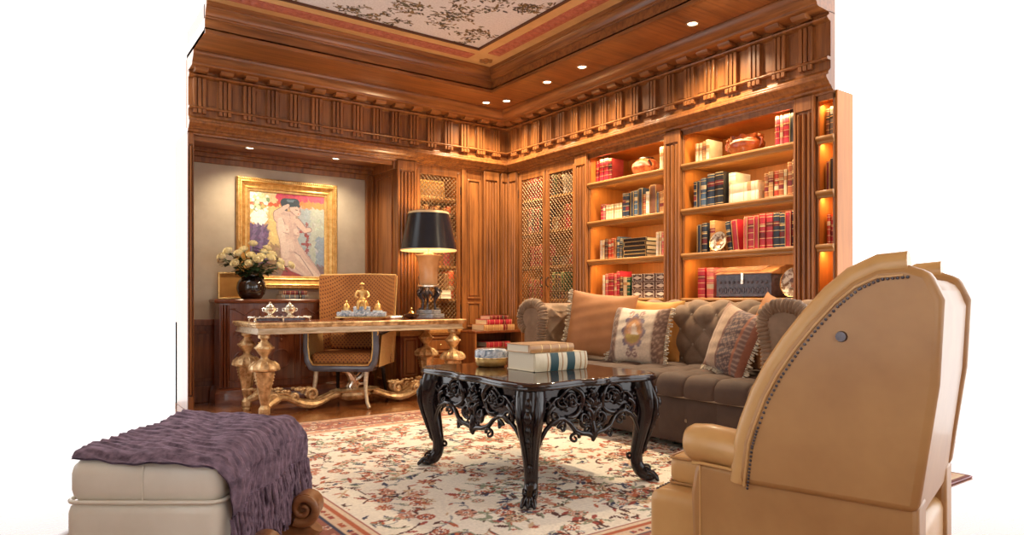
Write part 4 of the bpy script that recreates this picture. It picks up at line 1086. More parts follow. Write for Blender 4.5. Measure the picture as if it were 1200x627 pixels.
# local: sitter faces -y
def rail_z(x): return .37+.0*x
sw=.33
mb=MB()
pts=[]
for k in range(25):     # U-shaped lacquered front frame
    a=k/24; x=-1+2*a
    ax=abs(x)
    if ax<.72: px_,pz=x/.72*.30,.36
    else:
        f=(ax-.72)/.28; ang=f*PI/2
        px_=(.30+.10*math.sin(ang)-.045*max(0,f-.35))*(1 if x>0 else -1); pz=.36+.10*(1-math.cos(ang))+.24*f*f
    pts.append((px_,-.33,pz))
mb.tube(pts,.034,12,flat=.9); mb.build('front_frame','blue_lacquer',t,smooth=60)
mb=MB(); mb.tube([(p[0]*.93,p[1]-.012,p[2]+.028) for p in pts],.010,8)
for s_ in (-1,1):
    mb.tube([(s_*(.375+q[0]),-.345,.69+q[1]) for q in spiral((0,0),.035,1.6,PI,s_)],.008,8); mb.ball((s_*.375,-.345,.69),.012)
mb.build('gilt_edge','gilt',t)
for s_ in (-1,1):
    mb=MB(); mb.tube([(s_*.375,-.33,.69),(s_*.38,-.2,.695),(s_*.39,-.02,.70),(s_*.40,.16,.72)],[.032,.03,.03,.026],10); mb.build('armrest','blue_lacquer',t,smooth=60)
    def side(u,v): 
        y=-.30+.55*u; top=.66+.05*u; return (s_*(.36+.03*v),y,.37+(top-.37)*v)
    mb=MB(); mb.grid(side,12,8); mb.grid(lambda u,v:(side(u,v)[0]+s_*.035,side(u,v)[1],side(u,v)[2]),12,8); mb.build('side_panel','chair_back_cloth',t,smooth=60)
mb=MB(); mb.bbox(-.335,.335,-.31,.28,.375,.50,.045); c_=mb.build('seat_cushion','chair_fabric',t,smooth=60)
# curved tall back: a wrapped shell
def backp(u,v,o):
    a=(u-.5)*2; x=a*(.40+.035*v); y=.30+.07*v-.17*abs(a)**2.6+o; z=.38+(.86-.015*a*a)*v; return (x,y,z)
mb=MB()
n=24; F=[[backp(i/n,j/16,-.045) for i in range(n+1)] for j in range(17)]; Bk=[[backp(i/n,j/16,.03) for i in range(n+1)] for j in range(17)]
rings=[F[j]+Bk[j][::-1] for j in range(17)]; mb.rings(rings); mb.build('backrest','chair_fabric',t,smooth=50)
mb=MB(); mb.tube([tuple(Vector(F[j][-1])+(Vector(Bk[j][-1])-Vector(F[j][-1]))*.5+Vector((.008,0,0))) for j in range(17)],.012,6); mb.tube([tuple(Vector(F[j][0])+(Vector(Bk[j][0])-Vector(F[j][0]))*.5-Vector((.008,0,0))) for j in range(17)],.012,6)
mb.tube([tuple((Vector(F[16][i])+Vector(Bk[16][i]))*.5+Vector((0,0,.004))) for i in range(n+1)],.012,6); mb.build('back_piping','chair_back_cloth',t)
mb=MB(); mb.bbox(-.30,.30,.10,.25,.50,.68,.05); mb.build('lumbar_cushion','chair_fabric',t,smooth=60)
mb=MB(); mb.box(-.32,.32,-.29,.27,.33,.38); mb.build('seat_frame','blue_lacquer',t,bevel=.01)
for s_ in (-1,1):
    mb=MB(); pp=[(s_*.27,-.31,.34),(s_*.268,-.335,.26),(s_*.275,-.36,.16),(s_*.305,-.40,.06),(s_*.335,-.42,.0)]
    mb.tube([(p[0],p[1],max(p[2],.012)) for p in pp],[.026,.024,.02,.018,.018],8); lg=mb.build('leg','giltwood_grey',t,smooth=50)
    mb=MB(); mb.tube([(s_*.26,.26,.34),(s_*.27,.28,.2),(s_*.29,.34,.012)],[.026,.022,.018],8); mb.build('leg','black_wood',t,smooth=50)
# ------------------------------------------------------------------ lamp on the desk
t=thing('table_lamp','tall lamp with black gold-lined shade on three bronze supports at the desk end','lamp',(-1.25,-.35,.8025))
mb=MB()
mb.prism([(.165*math.cos(k*PI/3+.3),.165*math.sin(k*PI/3+.3)) for k in range(6)],0,.045,lambda p,q,d:(p,q,d))
mb.prism([(.13*math.cos(k*PI/3+.3),.13*math.sin(k*PI/3+.3)) for k in range(6)],.045,.085,lambda p,q,d:(p,q,d)); mb.build('base','grey_marble',t,bevel=.005)
for k in range(3):
    a=k*2*PI/3-PI/2+YAW; c,s_=math.cos(a),math.sin(a); mb=MB()
    f=lambda r,z,o=0:(r*c-o*s_,r*s_+o*c,z)
    mb.tube([f(.085,.085),f(.075,.11),f(.065,.16),f(.075,.20),f(.10,.235),f(.105,.26),f(.09,.29),f(.085,.315)],[.020,.012,.011,.016,.026,.028,.018,.022],8)
    mb.ball(f(.105,.285),.024,seg=8); mb.tube([f(.12,.285),f(.145,.275),f(.15,.26)],[.012,.009,.004],6)
    for o in (-1,1): mb.tube([f(.09,.27,o*.02),f(.10,.25,o*.045),f(.08,.215,o*.05),f(.07,.185,o*.03)],[.018,.014,.009,.004],6)
    mb.tube([f(.085,.09),f(.12,.092)],[.018,.010],8)
    mb.build('support','bronze',t,smooth=60)
mb=MB(); mb.lathe([(.001,.31),(.10,.31),(.115,.318),(.115,.332),(.098,.34),(.001,.34)],seg=36); mb.build('collar','silver_gilt',t)
mb=MB(); mb.lathe([(.06,.34),(.088,.345),(.092,.36),(.094,.42),(.098,.50),(.106,.57),(.122,.615),(.135,.632),(.135,.642),(.12,.645),(.001,.645)],seg=40); mb.build('body','lamp_body',t,smooth=50)
mb=MB(); mb.lathe([(.05,.645),(.055,.655),(.03,.67),(.012,.68),(.008,.70),(.008,.80),(.001,.80)],seg=16); mb.build('neck','brass',t)
zb,zt,rb,rt=.69,1.075,.288,.205
mb=MB(); mb.lathe([(rb,zb),(rt,zt),(rt-.003,zt),(rb-.003,zb),(rb,zb)],seg=64)
# outer skin only, open ends
m2=MB(); N=64; m2.rings([[(r*math.cos(2*PI*j/N),r*math.sin(2*PI*j/N),z) for j in range(N)] for r,z in ((rb,zb),(rt,zt))],cap=False); m2.build('lamp_shade','shade_black',t,smooth=60)
m2=MB(); m2.rings([[(r*math.cos(2*PI*j/N),r*math.sin(2*PI*j/N),z) for j in range(N)] for r,z in ((rb-.004,zb),(rt-.004,zt))],cap=False); lin=m2.build('shade_lining','shade_inside',t,smooth=60)
for r0,r1,z0,z1 in ((rb+.002,rb-.006,zb-.005,zb+.022),(rt+.006,rt+.001,zt-.018,zt+.004)):
    m2=MB(); m2.rings([[(r*math.cos(2*PI*j/N),r*math.sin(2*PI*j/N),z) for j in range(N)] for r,z in ((r0,z0),(r1,z1),(r1-.007,z1),(r0-.007,z0),(r0,z0))],cap=False); m2.build('shade_trim','shade_gold',t,smooth=40)
m2=MB()
for k in range(3): m2.bar((0,0,1.03),(.20*math.cos(k*2.09),.20*math.sin(k*2.09),1.05),.003)
m2.bar((0,0,.8),(0,0,1.05),.004,8); m2.build('shade_carrier','brass',t)
m2=MB(); m2.ball((0,0,.86),.035,1,1,1.3,12); m2.build('bulb','lamp_emit',t)
L=bpy.data.lights.new('lamp_glow','POINT'); L.energy=13; L.color=(1,.75,.45); L.shadow_soft_size=.05
o=bpy.data.objects.new('lamp_glow',L); C.objects.link(o); o.parent=t; o.location=(0,0,.93)

# ------------------------------------------------------------------ things on the desk
TZ=.8025
# silver double inkstand
t=thing('inkstand','silver-gilt double inkstand with two lidded urns at the alcove end of the desk','inkstand',(-2.80,-.52,TZ))
mb=MB(); mb.bbox(-.24,.24,-.085,.085,.028,.040,.006); 
for k in range(40):
    f=k/40*4; s_=int(f); g=f-s_; q=[(-.24+.48*g,-.085),(.24,-.085+.17*g),(.24-.48*g,.085),(-.24,.085-.17*g)][s_]; mb.ball((q[0],q[1],.038),.009,seg=6)
mb.build('tray','silver_gilt',t)
for sx in (-1,0,1):
    for sy in (-1,1):
        mb=MB(); mb.tube([(sx*.22,sy*.075,.032),(sx*.235,sy*.085,.018),(sx*.225,sy*.09,.004),(sx*.24,sy*.095,.006)],[.008,.010,.007,.005],8); mb.build('foot','silver_gilt',t)
mb=MB(); mb.box(-.20,.20,-.06,.06,.008,.027); mb.build('underside_well','bronze',t)
for sx in (-.085,.085):
    mb=MB(); mb.lathe([(.03,.04),(.032,.048),(.018,.058),(.018,.066),(.045,.085),(.052,.105),(.048,.118),(.030,.125)],(sx,0,0),20); u=mb.build('ink_urn','silver_gilt',t)
    mb=MB(); mb.lathe([(.038,.126),(.036,.134),(.018,.15),(.006,.155),(.010,.163),(.001,.172)],(sx,0,0),20); mb.build('lid','silver_gilt',u)
    mb=MB(); 
    for s_ in (-1,1): mb.tube([(sx+s_*.045,0,.115),(sx+s_*.065,0,.112),(sx+s_*.062,0,.092),(sx+s_*.048,0,.088)],.004,6)
    mb.build('handle','silver_gilt',u)
# marble inkstand with gilt figure
t=thing('figure_inkstand','blue-grey marble inkstand with seated gilt figure and two ink pots, mid desk','inkstand',(-2.02,-.47,TZ),YAW+.1)
mb=MB(); mb.bbox(-.235,.235,-.10,.10,.016,.030,.005); mb.build('tray_edge','brass',t)
mb=MB(); mb.bbox(-.225,.225,-.09,.09,.030,.075,.010); 
mb.bbox(-.075,.075,-.07,.08,.075,.125,.008); mb.bbox(-.19,-.10,-.05,.05,.075,.088,.006); mb.bbox(.10,.19,-.05,.05,.075,.088,.006); mb.build('marble_base','marble',t)
for sx in (-1,1):
    for sy in (-1,1): mb=MB(); mb.lathe([(.001,0),(.012,0),(.016,.008),(.008,.016)],(sx*.20,sy*.08,0),12); mb.build('foot','brass',t)
for sx in (-.145,.145):
    mb=MB(); mb.lathe([(.034,.088),(.036,.105),(.030,.125),(.024,.132),(.028,.137),(.012,.152),(.006,.16),(.010,.17),(.001,.18)],(sx,0,0),20); mb.build('ink_pot','gilt',t)
# seated robed figure as one skinned body
def skin(name,pts,edges,rads,mat,parent,sub=2,loc=(0,0,0)):
    me=bpy.data.meshes.new(name); me.from_pydata([Vector(p)+Vector(loc) for p in pts],edges,[]); me.update(); me.materials.append(MATS[mat])
    o=bpy.data.objects.new(name,me); C.objects.link(o); o.parent=parent
    md=o.modifiers.new('skin','SKIN'); md.use_smooth_shade=True
    for i,r in enumerate(rads): me.skin_vertices[0].data[i].radius=(r,r) if not hasattr(r,'__len__') else r
    me.skin_vertices[0].data[0].use_root=True
    s_=o.modifiers.new('sub','SUBSURF'); s_.levels=sub; s_.render_levels=sub
    return o
P=[(0,0,.165),(0,.0,.215),(0,-.005,.255),(0,-.005,.28),(0,-.012,.318), # pelvis waist chest neck head
   (-.045,-.005,.265),(-.062,-.025,.225),(-.035,-.05,.20), (.045,-.005,.265),(.066,-.02,.225),(.05,-.055,.205),
   (-.03,-.055,.165),(-.032,-.065,.12),(-.032,-.078,.095),(.03,-.055,.165),(.034,-.062,.12),(.036,-.078,.095)]
E=[(0,1),(1,2),(2,3),(3,4),(2,5),(5,6),(6,7),(2,8),(8,9),(9,10),(0,11),(11,12),(12,13),(0,14),(14,15),(15,16)]
R=[.036,.026,.032,.013,.022,.014,.011,.010,.014,.011,.010,.022,.016,.010,.022,.016,.010]
fg=skin('figure',P,E,R,'gilt',t)
mb=MB(); mb.lathe([(.055,.125),(.05,.14),(.046,.165),(.03,.17),(.001,.17)],(0,.01,0),16); mb.build('seat','gilt',t)
mb=MB(); mb.lathe([(.060,.128),(.058,.15),(.050,.17),(.030,.19)],(0,.005,0),24,lobes=9,lobe=.08,sy=.9); mb.build('drapery','gilt',t)
mb=MB(); mb.lathe([(.001,.325),(.024,.325),(.026,.332),(.014,.345),(.001,.352)],(0,-.01,0),16); mb.build('hat','gilt',t)
# glass dish with metal lid, and a low silver dish
t=thing('glass_dish','dark ruby glass dish with gilt domed lid on the desk beside the lamp','dish',(-1.52,-.50,TZ))
mb=MB(); mb.lathe([(.025,0),(.03,.004),(.06,.015),(.075,.035),(.078,.045),(.072,.045),(.055,.02),(.001,.012)],seg=28); mb.build('bowl','glass_dark',t)
mb=MB(); mb.lathe([(.04,.046),(.042,.052),(.03,.066),(.012,.078),(.006,.084),(.012,.094),(.013,.102),(.001,.115)],seg=24); mb.build('lid','brass',t)
t=thing('card_tray','small low silver tray lying on the desk between marble inkstand and ruby dish','tray',(-1.66,-.42,TZ))
mb=MB(); mb.bbox(-.075,.075,-.06,.06,0,.028,.01); mb.build('body','silver_gilt',t)
mb=MB(); mb.box(-.06,.06,-.045,.045,.0275,.031); mb.build('card','bone',t)

# ------------------------------------------------------------------ chesterfield sofa
t=thing('sofa','long taupe velvet button-tufted sofa with rolled arms before the open bookcases','sofa',(-.66,-3.12,.013),-PI/2)
SL=1.35; F=-.485; B=.47
def tuftv(u,v,pu,pv,amp=.03):
    a=u/pu+v/pv; b=u/pu-v/pv
    return amp*(abs(math.sin(PI*a)*math.sin(PI*b)))**.42
BACK=[(.10,.36),(.085,.44),(.075,.56),(.07,.68),(.06,.78),(.055,.85),(.075,.905),(.13,.940),(.20,.952),(.28,.945),(.345,.905),(.375,.84),(.36,.77),(.35,.70),(.35,.10)]
def curve(prof,s):
    L=[0]
    for i in range(1,len(prof)): L.append(L[-1]+math.hypot(prof[i][0]-prof[i-1][0],prof[i][1]-prof[i-1][1]))
    T=s*L[-1]; i=1
    while i<len(prof)-1 and L[i]<T: i+=1
    f=(T-L[i-1])/(L[i]-L[i-1]); a,b=prof[i-1],prof[i]
    p=(a[0]+(b[0]-a[0])*f,a[1]+(b[1]-a[1])*f); n=(-(b[1]-a[1]),(b[0]-a[0])); l=math.hypot(*n); return p,(n[0]/l,n[1]/l),T
AI=SL-.27
def backf(u,v):
    x=-SL+.04+(2*SL-.08)*u; (y,z),n,T=curve(BACK,v)
    k=1 if T<.62 else max(0,1-(T-.62)*9)
    h=tuftv(x,T-.06,.225,.225,.042)*k
    return (x,y+.09+n[0]*h*(1) ,z+n[1]*h)
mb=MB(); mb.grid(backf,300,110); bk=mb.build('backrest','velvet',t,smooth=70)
for k in range(-12,13):
    for j in range(0,6):
        if (k+j)%2: continue
        x=k*.225/2; T=.06+j*.225/2
        if abs(x)>SL-.25 or T>.60: continue
        (y,z),n,_=curve(BACK,T/sum(math.hypot(BACK[i][0]-BACK[i-1][0],BACK[i][1]-BACK[i-1][1]) for i in range(1,len(BACK))))
        mb=MB(); mb.ball((x,y+.088,z),.012,seg=8); mb.build('button','velvet_piping',bk)
ARM=[(.31,.30),(.295,.44),(.285,.56),(.29,.68),(.31,.78),(.325,.84),(.31,.90),(.26,.938),(.19,.95),(.11,.938),(.045,.895),(.02,.83),(.035,.765),(.085,.72),(.085,.10)]
for s_ in (-1,1):
    def armf(u,v):
        y=F+.035+(B-F-.16)*u; (x,z),n,T=curve(ARM,v)
        k=1 if T<.60 else max(0,1-(T-.60)*8)
        h=tuftv(y-F,T-.06,.225,.225,.035)*k*min(1,u*8)
        return (s_*(SL-x+ -n[0]*h*1),y,z+n[1]*h*1)
    mb=MB(); mb.grid(armf,110,110)
    ar=mb.build('arm','velvet',t,smooth=70)
    mb=MB()      # front facing: flat scroll panel with ruched edge
    poly=[(s_*(SL-x),z) for x,z in ARM]; mb.prism(poly+[(s_*(SL-.31),.10)],F,F+.05,lambda p,q,d:(p,d,q)); mb.build('front_panel','velvet',ar,smooth=30)
    mb=MB(); n=260; P_=[]; R_=[]
    for k in range(n+1):
        (x,z),nn,T=curve(ARM[:-1],k/n); P_.append((s_*(SL-x),F+.014,z)); R_.append(.040+.006*math.sin(T*2*PI/.024))
    mb.tube(P_,R_,10); mb.build('ruched_edge','velvet',ar,smooth=60)
    mb=MB(); mb.tube([(s_*(SL-x),F-.012,z) for x,z in [curve(ARM[:-1],k/60)[0] for k in range(61)]],.006,6); mb.build('piping','velvet_piping',ar)
mb=MB()
def seatf(u,v):
    x=-AI+.02+(2*AI-.04)*u; s=v
    if v<.62: y=.17-(.17-F-.05)*v/.62; z=.465; n=(0,1)
    else:
        f=(v-.62)/.38; a=f*PI*.62; y=F+.05-.055*math.sin(a)*1.0; z=.40+.065*math.cos(a)-.03*max(0,f-.6); n=(-math.sin(a),math.cos(a))
    c1=abs(math.sin(PI*x/.235)); yy=(y-F)/.235; c2=abs(math.sin(PI*yy)) if v<.62 else 1
    h=.030*(c1*c2)**.4 + .01*math.cos(x*1.2)
    return (x,y+n[0]*h,z+n[1]*h)
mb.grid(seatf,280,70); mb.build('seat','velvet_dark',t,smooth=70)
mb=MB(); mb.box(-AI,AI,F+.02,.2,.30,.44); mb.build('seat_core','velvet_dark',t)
mb=MB()
def basef(u,v):
    x=-AI+.0+2*AI*u; z=.05+.30*v; g=abs(math.sin(PI*x/.235)); h=.018*(g**.35)*math.sin(PI*v)**.5
    return (x,F+.012-h,z)
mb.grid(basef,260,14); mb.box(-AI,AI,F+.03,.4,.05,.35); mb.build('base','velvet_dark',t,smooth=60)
for k in range(-4,5):
    mb=MB(); mb.ball((k*.235,F+.010,.20),.014,seg=8); mb.build('button','velvet_piping',t)
mb=MB(); mb.tube([(-AI,F-.012,.352),(AI,F-.012,.352)],.007,6); mb.build('piping','velvet_piping',t)
for sx in (-1,1):
    for y in (F+.09,.36): mb=MB(); mb.lathe([(.001,0),(.022,0),(.035,.02),(.04,.045),(.03,.06),(.04,.10)],(sx*(SL-.18),y,0),16); mb.build('foot','black_wood',t)

# ------------------------------------------------------------------ cushions
def cushion(name,label,loc,w,h,th,mat,rot,fringe=0,grp='cushions on the velvet sofa',colfn=None,sides='lrtb',fmat='fringe',flop=.0,L=.028):
    t=thing(name,label,'cushion',loc); t.rotation_euler=rot
    n=44
    def P(u,v,s_):
        a,b=2*u-1,2*v-1
        k=(max(0,1-abs(a)**2.6)*max(0,1-abs(b)**2.6))**.55
        x=a*w/2*(1-.07*(1-a*a)*0-.07*(1-b*b)*abs(a)**1.5); z=b*h/2*(1-.09*(1-a*a)*abs(b)**1.5)
        wr=.006*math.sin(9*a+4*b)*(1-k)*2+.004*math.sin(17*b-5*a)*k
        z-=flop*max(0,b)*(1-a*a)
        return (x,s_*(th/2*k+wr*s_*.5),z+h/2)
    mb=MB(); mb.grid(lambda u,v:P(u,v,-1),n,n); mb.grid(lambda u,v:P(u,v,1),n,n)
    o=mb.build('cover',mat,t,smooth=80)
    if colfn: setcol(o,lambda co:colfn(co[:,0]/(w/2),(co[:,2]-h/2)/(h/2)))
    if fringe:
        mb=MB(); r=random.Random(3)
        for sd in sides:
            N=int((h if sd in 'lr' else w)/.014)
            for i in range(N+1):
                q=i/N
                u,v={'l':(0,q),'r':(1,q),'t':(q,1),'b':(q,0)}[sd]
                p=Vector(P(u,v,0)); d={'l':(-1,0,0),'r':(1,0,0),'t':(0,0,1),'b':(0,0,-1)}[sd]; d=Vector(d)+Vector((r.uniform(-.3,.3),r.uniform(-.5,.3),r.uniform(-.5,.2))); d.normalize()
                mb.tube([p,p+d*L*.5,p+d*L],[.004,.007,.0055],5)
                if i%2==0: mb.ball(p+d*L*1.05,.008,seg=6)
        mb.build('fringe',fmat,t,smooth=60)
    return t
def pose(yaw,tilt,roll=0):
    M=Matrix.Rotation(yaw,4,'Z')@Matrix.Rotation(tilt,4,'X')@Matrix.Rotation(roll,4,'Y'); return M.to_euler()
SZT=.495
# cushions face the room: local -y is the front
cushion('cushion','tallest rust velvet cushion with cream fringe, in the sofa corner farthest from the armchair',(-.86,-2.42,SZT+.02),.58,.55,.17,'rust_velvet',pose(-PI/2+.45,-.20,.09),1,sides='l',L=.034)
cushion('cushion','orange velvet cushion half hidden behind the pale medallion tapestry cushion',(-.56,-2.76,SZT),.52,.50,.12,'orange_velvet',pose(-PI/2+.1,-.12,.02),0)
def medal(a,b):
    n=len(a); col=np.zeros((n,3)); col[:]=(.66,.52,.38); rng=np.random.RandomState(2)
    col[a<-.15]=(.72,.60,.46)
    st=np.abs(a)>.62; col[st]=(.17,.09,.06)
    w_=st&(np.sin(30*b+9*np.sin(14*a))*np.sin(22*a+5*b)>.25); col[w_]=(.34,.21,.14)
    w_=(np.abs(np.abs(a)-.62)<.02); col[w_]=(.5,.36,.26)
    e=np.hypot(a/.34,(b-.08)/.52); th=np.arctan2((b-.08)/.52,a/.34)
    ring=(e<1.12+.13*np.cos(8*th)); col[ring]=(.22,.17,.2)
    col[e<.96]=(.40,.22,.16); col[e<.80]=(.62,.30,.12)
    col[(e<.8)&(b<-.02)]=(.45,.30,.08); col[np.hypot(a/.10,(b-.16)/.2)<1]=(.80,.62,.45); col[np.hypot((a-.07)/.12,(b-.02)/.06)<1]=(.78,.66,.55); col[np.hypot((a+.12)/.07,(b-.12)/.12)<1]=(.7,.4,.25)
    for s_ in (-1,1):
        for k in range(40):
            f=k/40; q=spiral((s_*.12,-.66),.14,1.1,PI/2,s_,40)[k]; col[np.hypot(a-q[0],(b-q[1])*.8)<.026]=(.28,.16,.14)
        for k in range(30):
            q=spiral((s_*.22,.72),.12,.9,-PI/2,-s_,30)[k]; col[np.hypot(a-q[0],(b-q[1])*.8)<.02]=(.34,.18,.16)
    return col
cushion('cushion','pale tapestry cushion with dark oval medallion, brown side bands and cream fringe',(-.80,-2.80,SZT),.50,.45,.17,'tapestry',pose(-PI/2+.22,-.22,.03),1,colfn=medal,sides='lrb',L=.036)
def stripes(a,b):
    n=len(a); col=np.zeros((n,3)); col[:]=(.22,.11,.08)
    col[a<-.75]=(.30,.13,.07); col[(a>-.75)&(a<-.55)]=(.42,.27,.18); col[(a>-.55)&(a<-.2)]=(.52,.35,.23); col[(a>-.2)&(a<-.12)]=(.2,.08,.05)
    m=(a>-.12)&(a<.5); col[m]=(.10,.06,.06); col[m&(np.sin(26*a+6*np.sin(9*b))*np.sin(19*b)>.35)]=(.30,.18,.13); col[m&(np.sin(40*b-20*a)>.9)]=(.38,.24,.16)
    m=(a>.5)&(a<.6); col[m]=(.40,.15,.08); m=(a>.6)&(a<.8); col[m]=(.20,.11,.09); col[m&(np.sin(45*b)>.5)]=(.40,.27,.2); col[a>.8]=(.32,.12,.07)
    return col
cushion('cushion','leaning striped tapestry cushion in brown and tan with looped cream fringe',(-.83,-3.62,SZT),.43,.47,.16,'tapestry',pose(-PI/2-.25,-.28,.24),1,colfn=stripes,sides='rb',L=.042)
cushion('cushion','plain rust velvet cushion with fringed corner, leaning beside the near rolled arm',(-.74,-3.86,SZT+.015),.52,.52,.17,'rust_velvet',pose(-PI/2-.55,-.22,.16),1,sides='r',L=.02)

# ------------------------------------------------------------------ carved black table
TX0,TX1,TY0,TY1,TH=-2.70,-1.80,-3.97,-2.88,.60
cx,cy=(TX0+TX1)/2,(TY0+TY1)/2; hx,hy=(TX1-TX0)/2,(TY1-TY0)/2
t=thing('carved_table','glossy black carved table with scroll legs and scalloped top standing on the rug','table',(cx,cy,.013)); TH-=.013
def outline(e,n=200):
    pts=[]
    for k in range(n):
        a=2*PI*k/n; c,s_=math.cos(a),math.sin(a); q=13.0
        r=(abs(c)**q+abs(s_)**q)**(-1/q)
        x,y=c*r,s_*r
        w_=1+.018*math.cos(12*a)-.022*math.cos(4*a)*0
        cr=max(0,abs(x*y)-.55)*.10
        pts.append((x*(hx+e)*(w_+cr),y*(hy+e)*(w_+cr)))
    return pts
mb=MB(); mb.rings([[(x,y,z) for x,y in outline(e)] for e,z in ((-.035,TH-.040),(-.012,TH-.034),(-.004,TH-.026),(.0,TH-.016),(-.004,TH-.006),(-.012,TH),(-.02,TH))]); mb.build('table_top','ebony_top',t,smooth=50)
mb=MB()
O=outline(-.004,200)
mb.tube([(O[k%200][0],O[k%200][1],TH-.027) for k in range(201)],[.008+.004*(k%2) for k in range(201)],8)
mb.build('top_edge_carving','ebony',t)
# legs: cabriole, splayed on the diagonal
for sx in (-1,1):
    for sy in (-1,1):
        kx,ky=sx*(hx-.075),sy*(hy-.075); dx,dy=sx*.707,sy*.707
        path=[(-.01,TH-.035,.074),(.0,TH-.08,.078),(.018,TH-.14,.075),(.026,TH-.19,.066),(.020,TH-.25,.056),(.004,TH-.32,.046),(-.012,TH-.39,.038),(-.022,TH-.45,.034),(-.018,TH-.50,.034),(.004,TH-.535,.038),(.026,TH-.550,.034),(.048,TH-.560,.026)]
        P_=[(kx+dx*o_,ky+dy*o_,z) for o_,z,r in path]
        # smooth by subdividing
        Q=[];R=[]
        for i in range(len(P_)-1):
            for j in range(4):
                f=j/4; p0=P_[max(i-1,0)];p1=P_[i];p2=P_[i+1];p3=P_[min(i+2,len(P_)-1)]
                Q.append(tuple(.5*((2*p1[a])+(-p0[a]+p2[a])*f+(2*p0[a]-5*p1[a]+4*p2[a]-p3[a])*f*f+(-p0[a]+3*p1[a]-3*p2[a]+p3[a])*f**3) for a in range(3))); R.append(path[i][2]*(1-f)+path[i+1][2]*f)
        Q.append(P_[-1]);R.append(path[-1][2])
        mb=MB(); mb.tube(Q,R,12); lg=mb.build('leg','ebony',t,smooth=60)
        nx,ny=-dy,dx
        def o3(o_,s2,z): return (kx+dx*o_+nx*s2,ky+dy*o_+ny*s2,z)
        mb=MB()
        for s2 in (-1,1):
            mb.tube([o3(.052,s2*.040,TH-.07),o3(.078,s2*.044,TH-.14),o3(.082,s2*.038,TH-.20),o3(.066,s2*.030,TH-.27),o3(.038,s2*.020,TH-.36),o3(.012,s2*.012,TH-.44)],[.012,.014,.015,.012,.009,.005],8)
            mb.tube([o3(.082+q[0]*.0,s2*(.018+q[0]),TH-.17+q[1]) for q in spiral((0,0),.024,1.2,PI/2,1)],.007,6)
        mb.ball(o3(.092,0,TH-.16),.024,.9,.9,1.3,10); mb.ball(o3(.084,0,TH-.225),.018,.9,.9,1.8,8); mb.ball(o3(.066,0,TH-.28),.014,1,1,2,8); mb.ball(o3(.074,0,TH-.10),.020,1,1,1.6,8)
        mb.ball(o3(.022,0,TH-.41),.016,1,1,1.5,8)
        mb.tube([o3(-.045-q[0]*1,0,TH-.46+q[1]) for q in spiral((.012,0),.022,1.1,PI,-1)],.008,6)
        mb.build('leg_carving','ebony',lg,smooth=60)
        mb=MB(); mb.ball(o3(.045,0,.022),.030,1.3,1.3,.75,12)
        for k in (-1,0,1): 
            b=k*.5; mb.tube([o3(.035,k*.014,.045),o3(.068,k*.024,.036),o3(.090,k*.030,.014),o3(.094,k*.031,.006)],[.013,.013,.010,.006],8)
        for k in (-1,1): mb.tube([o3(.03+q[0],k*.028,.06+q[1]) for q in spiral((0,0),.022,1.1,0,1)],.007,6)
        mb.build('paw_foot','ebony',lg,smooth=60)
